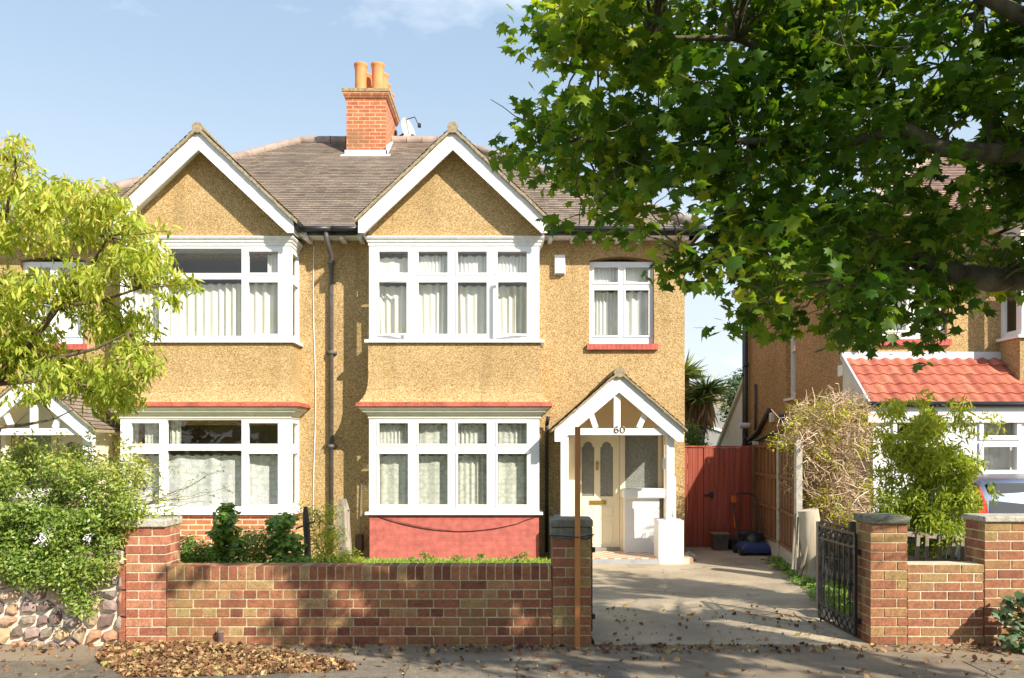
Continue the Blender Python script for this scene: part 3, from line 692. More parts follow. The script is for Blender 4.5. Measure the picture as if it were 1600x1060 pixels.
# dish
dsh=thing('satellite_dish',(-2.66,18.5,8.9),'small grey satellite dish fixed to the back of the chimney','satellite dish')
d=MB(); c=Vector((-2.44,18.45,9.20)); ax=Vector((.85,-.50,.2)).normalized(); u=ax.cross(Vector((0,0,1))).normalized(); w=ax.cross(u); V=[tuple(c)];Fs=[]
for j,rr in enumerate((.12,.22,.30)):
    for k in range(20): a=k*math.pi/10; V.append(tuple(c+(u*math.cos(a)*.85+w*math.sin(a))*rr+ax*(rr*rr*.7)))
for k in range(20): Fs.append((0,1+k,1+(k+1)%20))
for j in range(2):
    for k in range(20): Fs.append((1+j*20+k,1+j*20+(k+1)%20,21+j*20+(k+1)%20,21+j*20+k))
d.add(V,Fs); dd=d.build('reflector',plain('dish_grey',(.45,.45,.43),.5,.06),dsh,smooth=True,recalc=False)
a=MB(); a.tube([(-2.70,18.5,9.08),(-2.6,18.5,9.10),(-2.45,18.46,9.18)],.022,6); a.box(-2.70,-2.66,18.44,18.56,8.95,9.22); a.build('bracket',M['blackpl'],dsh)
a=MB(); a.tube([c-w*.28,c-w*.22+ax*.3,c+ax*.36],.012,5); a.box(c.x+ax.x*.36-.03,c.x+ax.x*.36+.04,18.35,18.45,c.z+.08,c.z+.15); a.build('receiver_arm',M['blackpl'],dsh)
# alarm box
al=thing('alarm_box',(PX(874.5,13.85),13.9,PZ(413,13.87)),'white alarm box on the pebbledash left of the small upper window','alarm box')
a=MB(); a.box(PX(867,13.8),PX(883,13.8),13.80,13.897,PZ(427,13.8),PZ(398,13.8)); a.build('cover',M['upvc'],al,bevel=.012)
a=MB(); a.box(PX(867,13.8)-.006,PX(883,13.8)+.006,13.86,13.898,PZ(427,13.8)-.006,PZ(398,13.8)+.006); a.build('back_plate',M['white'],al)
# ------------------------------------------------------------------ porches
def porch(root,T,kind):
    A=kind=='A'; yf=12.98; cx=1.737
    pr=MB(T); pr.box(.9,2.95,12.62 if False else 13.02,YW+.2,-.02,.10)
    pr.build('porch_floor',M['tilefloor'],root)
    lipm=MB(T); lipm.box(.88,2.40,12.98,13.018,-.02,.09); lipm.build('porch_step',M['leadgrey'],root)
    bb=MB(T); bargeboard(bb,cx,3.11,1.045,2.0,yf-.02,yf+.03,.31); bb.build('porch_bargeboard',M['white'],root)
    gable(root,T,cx,3.11,1.045,2.0,yf-.04,YW-.002,.3,None,M['roof'],.05)
    so=MB(T)
    for s in (-1,1): so.prism([(cx+s*1.02,2.12),(cx+s*1.02,2.19),(cx,3.10),(cx,3.02)],yf+.031,YW-.004)
    so.build('porch_soffit',M['porchin'],root)
    # inner back gable and cheeks
    ig=MB(T); ig.prism([(cx-.98,2.13),(cx+.98,2.13),(cx,3.03)],YW-.03,YW-.006); ig.build('porch_gable',plain('porch_gable_cream',(.74,.56,.34),.8,.05),root)
    tb=MB(T); tb.box(PX(876,13.03),PX(1052,13.03),13.015,13.075,PZ(680,13.03),PZ(669.5,13.03))
    tb.box(PX(959,13.03),PX(969.5,13.03),13.02,13.07,PZ(669.2,13.03),PZ(598,13.03))
    for (a,b) in (((923,646),(931,669)),((1008,646),(998,669))):
        tb.beam(P(a[0],a[1],13.04),P(b[0],b[1],13.04),.045,.09,(1,0,0))
    tb.build('porch_truss',M['white'],root)
    ps=MB(T)
    ps.box(PX(876,13.1),PX(888,13.1),13.05,13.2,.1,2.09); ps.build('porch_post',M['white'],root)
    ps=MB(T); ps.box(PX(1041,13.1),PX(1053,13.1),13.06,13.2,.70,2.09); ps.box(PX(1053,13.1)+.001,PX(1056,13.1),13.09,13.2,.70,1.42); ps.build('porch_post',M['white'],root)
    pier=MB(T); pier.box(PX(1028,13.02),PX(1068,13.02),12.99,13.4,-.05,PZ(813,13.0)); pier.build('porch_pier',M['white'],root,bevel=.015)
    pl=MB(T); pl.box(.72,.86,13.02,13.89,-.05,.75); pl.build('porch_pier',M['white'],root)
    ins=MB(T)
    ins.box(.86,.90,13.12,13.895,.1,2.2)            # left lining
    ins.box(2.62,2.70,13.74,13.895,.1,2.2)          # right lining
    ins.box(.901,1.10,13.80,13.895,.1,2.13)
    ins.build('porch_lining',M['porchin'],root)
    lw=MB(T); lw.box(PX(976,13.8)+.0,PX(1035,13.5),13.78,13.99,.1,1.03); lw.build('porch_low_wall',M['white'],root)
    cp=MB(T); cp.box(PX(973,13.74),PX(1040,13.72),13.70,14.0,1.031,1.20); cp.build('coping',M['white'],root,bevel=.035)
    # door
    yd=14.04
    X=lambda px:PX(px,yd); Z=lambda py:PZ(py,yd)
    d=MB(T); hol=[(X(909),X(928.5),Z(776),Z(690)),(X(938),X(958),Z(776),Z(690))]
    xs=[X(898),X(968)];zs=[.16,Z(681)]
    for h in hol: xs+=[h[0],h[1]];zs+=[h[2],h[3]]
    d.grid(xs,zs,lambda a,b: not any(h[0]<a<h[1] and h[2]<b<h[3] for h in hol),yd,yd+.045)
    for h in hol:
        w_=h[1]-h[0]
        for s in (0,1):
            ex=h[0] if s==0 else h[1]; q=1 if s==0 else -1
            pts=[(ex,h[3]+.001),(ex,h[3]-.10),(ex+q*.025,h[3]-.10)]+[(ex+q*(.025+(w_/2-.025)*(1-math.cos(t))),h[3]-.10+.095*math.sin(t)) for t in [0.2,.5,.8,1.1,1.35,1.57]]+[(ex+q*w_/2,h[3]+.001)]
            d.prism(pts,yd+.001,yd+.04)
    for (a,b,c_,e) in ((913,930,789,727),(938,957,789,727),(909,930,842,815),(938,957,842,815)):
        pass
    do=d.build('door',M['doorpaint'],root)
    pn=MB(T)
    for (a,b,c_,e) in ((911,930,808,792),(938,957,808,792),(911,930,850,815),(938,957,850,815)):
        pn.grid([X(a),X(a)+.018,X(b)-.018,X(b)],[Z(c_),Z(c_)+.018,Z(e)-.018,Z(e)],lambda p,q_,a=a,b=b,c_=c_,e=e: not(X(a)+.018<p<X(b)-.018 and Z(c_)+.018<q_<Z(e)-.018),yd-.012,yd-.001)
    pn.build('door_panel',M['doorpaint'],do)
    gl=MB(T)
    for h in hol: gl.box(h[0]-.005,h[1]+.005,yd+.02,yd+.03,h[2]-.005,h[3]+.0)
    gl.build('door_glass',M['obscure'],do)
    lb=MB(T); lb.box(X(921),X(947),yd-.02,yd-.001,Z(788.5),Z(782)); lb.box(X(923),X(945),yd-.026,yd-.021,Z(787),Z(783.5)); lb.build('letter_plate',M['brass'],do)
    kn=MB(T); kn.lathe((X(933),yd-.03,Z(727)),[(.0,0),(.03,.005),(.03,.035),(0,.04)],10); kn.tube([(X(933),yd-.03,Z(724)),(X(933),yd-.03,Z(733))],.012,6); kn.box(X(931),X(935),yd-.012,yd-.001,Z(735),Z(721)); kn.build('door_knocker',M['brass'],do)
    th=MB(T); th.box(X(898),X(968),yd-.09,yd+.05,.101,.158); th.build('threshold',M['step'],do)
    fr=MB(T); hol=[(X(897.5),X(968.5),.10,Z(680.5)),(X(976),X(1028),Z(784),Z(681))]
    xs=[X(890),X(1042)];zs=[.10,Z(672)]
    for h in hol: xs+=[h[0],h[1]];zs+=[h[2],h[3]]
    fr.grid(xs,zs,lambda a,b: not any(h[0]<a<h[1] and h[2]<b<h[3] for h in hol),yd-.05,yd+.06); fo=fr.build('door_frame',M['porchin'],root)
    sg=MB(T); sg.box(X(976)-.003,X(1028)+.003,yd,yd+.01,Z(784)-.003,Z(681)+.003); sg.build('side_window_glass',M['obscure'],fo)
    bk=MB(T); bk.box(X(890),X(1040),yd+.2,yd+.21,.1,2.2); bk.build('hall_dark_sheet',M['dark'],root)  # near-black sheet standing in for the unlit hall behind the door
    if A:
        nb=MB(T); s=.012; yn=12.985+.02
        def dig(cx_,pts): nb.tube([(cx_+a*.036,yn,PZ(671.5,13.0)+b*.05) for a,b in pts],s*.6,7)
        zero=[(math.sin(t)*.95,math.cos(t)) for t in [i*2*math.pi/20 for i in range(21)]]
        six=[(.75,.85),(.3,1.0),(-.3,.9),(-.8,.4),(-.95,-.15),(-.8,-.7),(-.3,-1),(.3,-1),(.8,-.65),(.85,-.25),(.5,.1),(0,.15),(-.5,-.05),(-.85,-.35)]
        dig(PX(963.5,13.0),six); dig(PX(973,13.0),zero); nb.build('house_number',M['bronze'],root,smooth=True)
        mt=MB(T); mt.box(PX(898,13.75),PX(907,13.75),13.70,13.78,PZ(731,13.75),PZ(696,13.75)); mt.build('mail_box',M['blackpl'],root,bevel=.01)
        bl=MB(T); bl.box(PX(1035,13.45),PX(1041,13.45),13.3,13.44,PZ(733,13.45),PZ(716,13.45)); bl.build('porch_meter_box',M['white'],root)
porch(HA,IDT,'A'); porch(HB,TB,'B')
for o in HB.children:
    if o.name.startswith('porch_gable'): o.data.materials[0]=M['white']
# ------------------------------------------------------------------ house C extras
def houseC():
    T=TC; r=HC
    # canted look handled by the side light; lean-to
    X0,X1=5.48,12.0; yf=12.3; YW=13.3
    zt=3.40;zb=2.57
    rf=MB(); a=math.atan2(zt-zb,YW-yf); ln=math.hypot(zt-zb,YW-yf); nd=Vector((0,-math.sin(a),math.cos(a))); td=Vector((0,math.cos(a),math.sin(a)))
    rows=5; g=ln/rows
    for i in range(rows):
        x=X0
        while x<X1:
            wv=.20; pts=[];n=6;att=random.random()
            V=[]
            for k in range(n+1):
                u=k/n; h=.028*math.sin(u*math.pi)**2 if u<.75 else .028*math.sin(.75*math.pi)**2*(1-(u-.75)/.25)-.006*math.sin((u-.75)/.25*math.pi)
                p=Vector((x+wv*u,yf,zb))+td*(g*i-.01)+nd*(h+.024); q=Vector((x+wv*u,yf,zb))+td*(g*(i+1))+nd*(h+.004); d_=p-nd*.03
                V+=[p,q,d_]
            rf.add(V,[(3*k,3*k+3,3*k+4,3*k+1) for k in range(n)]+[(3*k+2,3*k+5,3*k+3,3*k) for k in range(n)],att=att)
            x+=wv
    rf.build('lean_to_roof',M['pantile'],r,attr='rnd',recalc=False)
    cv=MB(); cv.prism([(yf+.02,zb-.02),(YW,zb-.02),(YW,zt-.02)],5.50,5.54,'x'); cv.build('gable_cheek',M['creamtrim'],r)
    f2=MB(); f2.box(X0-.02,X1,YW-.06,YW-.004,zt-.04,zt+.09); f2.beam((X0-.0,yf-.02,zb),(X0-.0,YW,zt+.02),.03,.09); f2.build('lead_flashing',M['lead'],r)
    gt=MB(); gt.tube([(X0-.05,yf-.05,zb-.005),(X1,yf-.05,zb-.005)],.045,8); gt.tube([(X0-.05,yf-.05,zb-.005),(X0-.05,YW-.1,zb-.03),(X0+.1,YW+.05,zb-.03)],.04,8)
    gt.build('lean_to_gutter',M['blackpl'],r,smooth=True)
    fs=MB(); fs.box(X0,X1,yf+.0,yf+.05,2.29,2.545); fs.build('fascia',M['upvc'],r)
    # enclosed porch front with windows
    y=yf+.06; mp=lambda a,d,z:(a,y+d,z)
    px=lambda p:PX(p,12.36); pz=lambda p:PZ(p,12.36)
    panes=[(px(1400),px(1470),pz(740),pz(700)),(px(1400),px(1470),pz(688),pz(656)),(px(1535),px(1588),pz(735),pz(698)),(px(1535),px(1588),pz(681),pz(655)),
           (px(1620),px(1675),pz(735),pz(698)),(px(1620),px(1675),pz(681),pz(655))]
    fr=window(r,'porch_window',mp,(5.58,9.9,1.35,2.289),panes,None,IDT,sash=.06,proud=.03)
    curtain(fr,IDT,mp,px(1500),px(1680),1.4,2.3,'curtainw',.3,.02,.09)
    lo=MB(); lo.box(5.58,9.9,yf+.04,YW-.005,-.05,1.349); lo.build('lean_to_wall',M['white'],r)
    sw=MB(); sw.box(5.56,5.61,yf+.135,YW-.005,1.351,2.28); sw.build('lean_to_side',M['creamtrim'],r)
    # flank details : world X=5.9 plane, seen from the left
    xw=5.58
    def yz(pxv): return xw*F/(pxv-800)
    # narrow arched window in the flank
    hy0,hy1=15.75,16.3
    fw=MB(); mpw=lambda a,d,z:(xw+.10+d,a,z)
    fr=window(r,'flank_window',mpw,(hy0,hy1,2.9,4.38),[(hy0+.08,hy1-.08,3.0,3.85),(hy0+.08,hy1-.08,3.95,4.28)],None,IDT)
    curtain(fr,IDT,mpw,hy0+.05,hy1-.05,2.95,4.33,'curtainw',.1,.01,.08)
    sl=MB(); sl.box(xw-.04,xw+.1,hy0-.03,hy1+.03,2.85,2.898); sl.build('sill',M['white'],fr)
    p=MB(); yb=19.0
    p.tube([(xw-.05,yb,-.05),(xw-.05,yb,5.5)],.06,10); p.tube([(xw-.09,yb-.22,-.05),(xw-.09,yb-.22,5.5)],.045,10)
    for z in (1.9,3.6,5.0): p.lathe((xw-.05,yb,z),[(.075,0),(.075,.08)],12); p.lathe((xw-.09,yb-.22,z+.2),[(.06,0),(.06,.07)],12)
    p.build('downpipe',M['blackpl'],r,smooth=True)
    p=MB(); p.tube([(xw-.04,yz(1183),2.2),(xw-.04,yz(1183),3.35)],.03,8); p.tube([(xw-.05,yz(1170),2.05),(xw-.05,yz(1188),2.28),(xw-.05,yz(1205),2.72)],.05,8)
    p.tube([(xw-.05,yz(1172),2.0),(xw-.05,yz(1232),2.3)],.03,8)
    p.tube([(xw-.04,yz(1325),1.5),(xw-.04,yz(1325),3.1)],.018,6)
    p.build('waste_pipe',M['pipe'],r,smooth=True)
    p=MB(); p.box(xw-.06,xw-.002,yz(1210),yz(1206),2.45,2.65); p.tube([(xw-.01,yz(1172),2.42),(xw-.25,yz(1172),2.42)],.07,10); p.box(xw-.1,xw-.002,yz(1330)+.1,yz(1322)+.1,3.1,3.28); p.build('vent_cover',M['white'],r)
    b=MB(); b.tube([(xw-.01,yz(1232),2.5),(xw-.2,yz(1232),2.5)],.09,12); b.box(xw-.12,xw-.002,yz(1180),yz(1174),1.7,1.95); b.build('boiler_flue',M['blackpl'],r,smooth=True)
    # rear single storey with white sloping side
    e=MB(); y0,y1=20.2,25.5
    e.prism([(19.101,-.1),(24,-.1),(24,.45),(19.101,3.65)],5.64,8.2,'x'); e.build('rear_extension',plain('white_render',(.74,.74,.74),.8,.04),r)
    e=MB(); e.prism([(19.101,3.651),(24.2,.33),(24.2,.43),(19.101,3.77)],5.57,8.3,'x'); e.build('extension_roof',M['creamtrim'],r)
    # floodlight on facade above lean-to
    s=MB(); s.box(PX(1362,13.2),PX(1368,13.2),13.22,13.297,PZ(530,13.25),PZ(520,13.25)); s.tube([(PX(1362,13.2),13.2,PZ(528,13.25)),(PX(1357,13.0),13.08,PZ(534,13.1))],.05,8); s.build('security_light',M['blackpl'],r)
houseC()
# ------------------------------------------------------------------ ground
g=MB(); g.add([(-120,-60,-.14),(120,-60,-.14),(120,300,-.14),(-120,300,-.14)],[(0,1,2,3)]); struct('ground',g,M['ground'],recalc=False)
g=MB(); g.add([(-60,-4,-.125),(60,-4,-.125),(60,4.1,-.125),(-60,4.1,-.125)],[(0,1,2,3)]); struct('road',g,M['road'],recalc=False)
g=MB(); 
x=-30
while x<30: g.box(x,x+.9,4.1,4.24,-.13,.0); x+=.912
struct('kerb',g,M['kerb'],bevel=.015)
g=MB(); g.add([(-30,4.24,-.004),(30,4.24,-.004),(30,7.75,.0),(-30,7.75,.0)],[(0,1,2,3)]); struct('pavement',g,M['tarmac'],recalc=False)
# paving slabs in the nearer strip, left of the crossover
g=MB(); xs=-5.6
while xs<.9:
    for j in range(3): 
        y0=4.9+j*.74; x0=xs+(.3 if j%2 else 0)
        g.box(x0+.006,x0+.934,y0+.006,y0+.734,-.004,.004+random.uniform(0,.004),att=random.random())
    xs+=.94
xs=4.0
while xs<8:
    for j in range(3): g.box(xs+.006,xs+.934,4.9+j*.74+.006,4.9+j*.74+.734,-.004,.005,att=.6+.4*random.random())
    xs+=.94
struct('paving_slabs',g,M['slab'],attr='rnd')
drive=[(.80,7.68),(3.44,7.68),(3.44,8.0),(3.55,8.8),(3.9,9.9),(4.1,11.6),(4.35,13.4),(4.58,15.1),(2.95,15.1),(2.95,13.0),(.86,12.99),(.80,9)]
g=MB(); g.prism(drive,-.05,.012,'z'); struct('driveway',g,M['concrete'])
g=MB(); g.prism([(-9.5,8.0),(.79,8.0),(.85,12.99),(.71,13.05),(.71,YW),(-9.5,YW)],-.06,.03,'z'); struct('front_garden_soil',g,M['lawn'])
g=MB(); g.prism([(3.46,8.0),(3.57,8.8),(3.92,9.9),(4.12,11.6),(4.37,13.4),(4.6,15.1),(5.88,15.1),(5.88,13.0),(14,13.0),(14,8.0)],-.06,.02,'z'); struct('neighbour_garden_soil',g,M['verge_soil'])
# ------------------------------------------------------------------ garden walls in real bricks
CH=.0894; BW=.2570
def bricks(mb,mm,x0,x1,y0,y1,z0,z1,soldier=0,bond='flem',sidex=None,gap=.012,inset=.006,prob=None):
    """bricks proud of a mortar core; z0..z1 courses"""
    mm.box(x0+inset,x1-inset,y0+inset,y1-inset,z0,z1-(.004 if soldier else .003))
    top=z1-soldier
    n=max(1,round((top-z0)/CH)); ch=(top-z0)/n
    for r in range(n):
        za=z0+ch*r+gap/2; zb=z0+ch*(r+1)-gap/2
        header = r%2==1 and bond=='eng'
        w=BW/2 if header else BW
        x=x0 + (0 if (r%2==0) else (-w/2 if not header else -w/4))
        if bond=='run': x=x0-(BW/2 if r%2 else 0)
        while x<x1-.02:
            a=max(x,x0); b=min(x+w,x1)
            if x1-b<.05: b=x1
            if b-a>.03:
                j=random.uniform(-.0025,.0025); att=prob(r,n,a) if prob else random.random()
                la=gap/2 if a>x0 else 0; lb=gap/2 if b<x1 else 0
                mb.box(a+la,b-lb,y0+j,y0+.11,za,zb,att=att); mb.box(a+la,b-lb,y1-.11,y1+j,za,zb,att=random.random())
            if b>=x1: break
            x+=w
        # end faces
        for xe,s in ((x0,1),(x1,-1)):
            ya,yb=y0+.112,y1-.112
            if yb-ya>.03: mb.box(xe+ (0 if s>0 else -.08),xe+(.08 if s>0 else 0),ya+gap/2,yb-gap/2,za,zb,att=random.random())
    if soldier:
        x=x0; w=.0855
        while x<x1-.02:
            b=min(x+w,x1); 
            if x1-b<.03:b=x1
            mb.box(x+gap/2,b-gap/2,y0+random.uniform(-.002,.003),y1-random.uniform(0,.003),top+gap/2,z1+random.uniform(-.002,.003),att=prob(n,n,x) if prob else random.random())
            if b>=x1: break
            x+=w
YG=7.70; YK=8.03
wt=thing('brick_garden_wall',(-1.45,YG,0),'long low brick garden wall with upright header coping between its two pillars','wall')
def pr(r,n,x):
    if x<-2.2 and random.random()<.55: return random.uniform(.7,1)
    return random.uniform(0,.72) if random.random()<.85 else random.uniform(.7,1)
b=MB();m=MB(); bricks(b,m,-3.325,.385,YG,YG+.24,.0,.758,.135,'eng',prob=pr); bo=b.build('brickwork',M['wallbrick'],wt,attr='rnd',bevel=.004); m.build('mortar',M['mortar'],wt)
def pillar(x0,x1,zt,label,cap,brick,mort,corb=0,T=.075,ov=.014):
    t=thing('brick_pillar',((x0+x1)/2,YG,0),label,'pillar')
    b=MB();m=MB()
    zc=zt-T
    bricks(b,m,x0,x1,YG-.001,YK,.0,zc-(corb and .11),0,'run')
    b.build('brickwork',M[brick],t,attr='rnd',bevel=.004); m.build('mortar',M[mort],t)
    if corb:
        c=MB(); c.box(x0-.012,x1+.012,YG-.014,YK+.012,zc-.109,zc-.004); c.build('corbel',M['capdark'],t,bevel=.01)
    c=MB(); c.box(x0-ov,x1+ov,YG-.03,YK+.03,zc,zt); c.build('cap',M[cap],t,bevel=.012)
    return t
pillar(PX(196,YG),-3.33,PZ(812,YG-.03),'clean red brick pillar with pale concrete cap beside the rubble stone wall','cap','cleanbrick','lightmortar')
pillar(PX(863,YG),PX(924,YG),PZ(812,YG-.03),'dark shaded brick pillar behind the tall orange post, at the left of the driveway','capdark','mossbrick','mortar',1)
# right group
rp=pillar(PX(1360,YG),PX(1418,YG),PZ(807,YG-.03),'mossy brick pillar the open black gate hangs from','capdark','mossbrick','mortar')
wt=thing('brick_garden_wall',(4.4,YG,0),'short low brick wall between two pillars in front of the grey picket fence','wall')
def pr2(r,n,x): return random.uniform(0,.7) if r<n-2 else random.uniform(.4,1)
b=MB();m=MB(); bricks(b,m,PX(1418,YG)+.003,PX(1538,YG)-.003,YG+.002,YG+.24,0,PZ(882,YG),0,'run',prob=pr2); b.build('brickwork',M['mossbrick'],wt,attr='rnd',bevel=.004); m.build('mortar',M['lightmortar'],wt)
wt=thing('brick_pillar',(5.2,YG,0),'broad tall brick pier with stone coping in front of the parked car','pillar')
b=MB();m=MB(); bricks(b,m,PX(1538.5,YG),6.4,YG-.001,YK,0,PZ(816,YG),0,'run',prob=pr2); b.build('brickwork',M['mossbrick'],wt,attr='rnd',bevel=.004); m.build('mortar',M['lightmortar'],wt)
c=MB(); c.box(PX(1538.5,YG)-.015,6.41,YG-.03,YK+.03,PZ(816,YG)+.001,PZ(807,YG)); c.build('cap',M['cap'],wt,bevel=.012)
# rubble stone wall : Voronoi stones standing out of mortar
def stonewall():
    t=thing('rubble_stone_wall',(-4.6,YG,0),'rough rubble stone wall of purple, cream and brown stones under the overhanging bush','wall')
    x0,x1=-7.0,PX(192,YG); z0,z1=-.02,.93
    mo=MB(); n=60; V=[];Fs=[]
    mo.box(x0,x1,YG+.04,YG+.34,z0,z1-.03); mo.build('mortar',M['stonemortar'],t)
    pts=[];gx,gz=.165,.125; k=0
    zz=z0-gz
    row=0
    while zz<z1+gz:
        xx=x0-gx+(gx/2 if row%2 else 0)
        while xx<x1+gx: pts.append((xx+random.uniform(-.36,.36)*gx,zz+random.uniform(-.33,.33)*gz)); xx+=gx*random.choice((.75,1,1,1.35))
        zz+=gz; row+=1
    mb=MB()
    for i,(cx,cz) in enumerate(pts):
        poly=[(cx-.2,cz-.16),(cx+.2,cz-.16),(cx+.2,cz+.16),(cx-.2,cz+.16)]
        for j,(qx,qz) in enumerate(pts):
            if i==j or abs(qx-cx)>.5 or abs(qz-cz)>.4: continue
            mx,mz=(cx+qx)/2,(cz+qz)/2; nx,nz=qx-cx,qz-cz; L_=math.hypot(nx,nz); nx/=L_;nz/=L_
            off=random.uniform(.010,.030)
            out=[]
            for k in range(len(poly)):
                a=poly[k];b_=poly[(k+1)%len(poly)]
                da=(a[0]-mx)*nx+(a[1]-mz)*nz+off; db=(b_[0]-mx)*nx+(b_[1]-mz)*nz+off
                if da<=0: out.append(a)
                if (da<0)!=(db<0) and abs(da-db)>1e-9: s=da/(da-db); out.append((a[0]+(b_[0]-a[0])*s,a[1]+(b_[1]-a[1])*s))
            poly=out
            if len(poly)<3: break
        if len(poly)<3: continue
        poly=[(min(max(p[0],x0),x1-.01),min(max(p[1],z0),z1)) for p in poly]
        A=sum(poly[k][0]*poly[(k+1)%len(poly)][1]-poly[(k+1)%len(poly)][0]*poly[k][1] for k in range(len(poly)))/2
        if abs(A)<.002: continue
        m=(sum(p[0] for p in poly)/len(poly),sum(p[1] for p in poly)/len(poly)); att=random.random()
        n=len(poly); dep=random.uniform(.0,.035); V=[]
        tx,tz=random.uniform(-.12,.12),random.uniform(-.12,.12)
        for sc_,d in ((1,.06),(1,.035),(.9,.0+dep*.3),(.72,-.012)):
            for p in poly:
                q=(m[0]+(p[0]-m[0])*sc_,m[1]+(p[1]-m[1])*sc_); V.append((q[0]+random.uniform(-.004,.004),YG+d-dep*.5+ (q[0]-m[0])*tx+(q[1]-m[1])*tz+random.uniform(-.004,.004),q[1]+random.uniform(-.004,.004)))
        V.append((m[0],YG-.018-dep*.5,m[1]))
        Fs=[]
        for l in range(3): Fs+=[(l*n+k,l*n+(k+1)%n,(l+1)*n+(k+1)%n,(l+1)*n+k) for k in range(n)]
        Fs+=[(3*n+k,3*n+(k+1)%n,4*n) for k in range(n)]
        mb.add(V,Fs,att=att)
    mb.build('stones',M['stones'],t,attr='rnd')
    q=MB()
    for i,z in enumerate([.02+.26*k for k in range(3)]): q.box(PX(186,YG),PX(195,YG),YG-.004,YG+.1,z,z+.24,att=.5*random.random())
    q.build('edge_bricks',M['cleanbrick'],t,attr='rnd',bevel=.004)
stonewall()
# ------------------------------------------------------------------ timber post, bollard pipe
sp=thing('timber_post',(PX(902,7.6),7.60,0),'tall thin orange timber post tied to the dark brick pillar','post')
a=MB(); a.beam((PX(902,7.61),7.61,0),(PX(902,7.61)+.003,7.61,2.10),.055,.05,(1,0,0)); a.build('shaft',M['post'],sp,bevel=.003)
a=MB(); zz=PZ(838,7.65)
a.tube([(PX(862,YG)-.02,YG-.02,zz+.004),(PX(895,7.6),7.6,zz),(PX(902,7.58),7.576,zz-.004),(PX(909,7.6),7.6,zz),(PX(925,YG)+.02,YG-.02,zz+.012)],.006,6); a.tube([(PX(908,7.6),7.6,zz-.01),(PX(916,7.64),7.66,zz-.035),(PX(926,YG),YG-.02,zz)],.004,5); a.build('wire_tie',M['black'],sp)
sp=thing('drain_pipe_stub',(PX(343,7.65),7.66,0),'short rusty upright pipe stub at the foot of the garden wall, by the leaf pile','pipe')
a=MB(); a.tube([(PX(343,7.64),7.655,-.01),(PX(343.5,7.64),7.655,.15)],[.03,.03],12); a.build('pipe',plain('rusty_pipe',(.14,.08,.065),.7,.4,14,.4,0,50),sp)
a=MB(); a.tube([(PX(343.5,7.64),7.655,.135),(PX(343.5,7.64),7.655,.157)],[.036,.033],12); a.build('rim',plain('rusty_pipe_rim',(.2,.13,.1),.7,.4,14),sp)
# ------------------------------------------------------------------ wrought iron gates
def gate(hx,hy,ex,ey,z0,z1,label):
    t=thing('iron_gate',(hx,hy,0),label,'gate','black wrought iron driveway gates')
    A=Vector((hx,hy,0));B=Vector((ex,ey,0));D=(B-A); Lg=D.length; D.normalize(); N=Vector((-D.y,D.x,0))
    pt=lambda s,z,n=0: A+D*s+N*n+Vector((0,0,z))
    f=MB()
    for s in (0,Lg): f.beam(pt(s,z0),pt(s,z1),.03,.03,N)
    for z in (z0,z1,z0+.15,z1-.13): f.beam(pt(0,z),pt(Lg,z),.022,.022)
    f.build('frame',M['black'],t)
    n=7
    for i in range(1,n):
        s=Lg*i/n; b=MB(); b.tube([pt(s,z0+.15),pt(s,z1-.13)],.008,6)
        b.tube([pt(s,(z0+z1)/2-.08),pt(s,(z0+z1)/2),pt(s,(z0+z1)/2+.08)],[.008,.024,.008],6); b.build('bar',M['black'],t)
    sc_=MB()
    for i in range(n):
        s0=Lg*i/n; w=Lg/n
        for zb,zt in ((z0,z0+.15),(z1-.13,z1)):
            for q in (1,-1):
                pts=[pt(s0+w/2+q*w*.5*math.cos(k*math.pi/5)*.9,zb+(zt-zb)*(k/5)) for k in range(6)]; sc_.tube(pts,.0065,5)
            c=pt(s0+w/2,(zb+zt)/2); sc_.tube([c+D*.022*math.cos(k*math.pi/4)+Vector((0,0,.022*math.sin(k*math.pi/4))) for k in range(9)],.005,5)
    for s in (.05,Lg-.05):
        for k in range(14):
            z=z0+.2+k*(z1-z0-.38)/13; c=pt(s,z); sc_.tube([c+D*.022*math.cos(j*math.pi/3)+Vector((0,0,.022*math.sin(j*math.pi/3))) for j in range(7)],.005,4)
    sc_.build('scrollwork',M['black'],t)
    db=MB(); db.tube([pt(Lg-.08,z0+.1,.02),pt(Lg-.08,.012,.02)],.009,6); db.build('drop_bolt',M['black'],t)
    hg=MB()
    for z in (z0+.12,z1-.2): hg.box(hx-.02,hx+.04,hy-.03,hy+.02,z,z+.05)
    hg.build('hinge',M['black'],t)
gate(3.40,7.92,3.375,8.78,PZ(993,7.92),PZ(835,7.92),'open black wrought iron gate leaf with scrollwork against the mossy pillar')
gate(PX(925,7.9)+.005,8.06,.81,8.92,.06,1.05,'black gate leaf seen edge-on behind the dark brick pillar')
# ------------------------------------------------------------------ red boarded side gate
rg=thing('side_gate',(3.8,15.1,0),'tall red stained boarded gate closing the side passage','gate')
x=3.02; i=0; zt=1.90
groups=[('fixed_panel',3.02,3.618),('gate_leaf',3.62,4.62)]
for nm,xa,xb in groups:
    b=MB(); x=xa
    while x<xb-.02:
        w=min(.098,xb-x); b.box(x+.004,x+w-.004,15.10+random.uniform(-.004,.004),15.125,.03,zt+random.uniform(-.008,.008)); x+=w
    b.box(xa+.02,xb-.02,15.126,15.15,.3,.4); b.box(xa+.02,xb-.02,15.126,15.15,1.5,1.6); b.build(nm,M['redwood'],rg)
b=MB(); b.box(3.58,3.66,15.128,15.16,.03,1.88); b.build('seam_backing',M['redwood'],rg)  # strip added behind the seam to stop bright light showing through
b=MB(); b.beam((3.02,15.11,1.93),(4.62,15.11,1.915),.05,.03); b.build('top_rail',M['redwood'],rg)
b=MB(); b.box(3.62,3.80,15.07,15.098,.99,1.02); b.box(3.72,3.79,15.06,15.098,.96,1.06); b.build('latch',M['black'],rg)
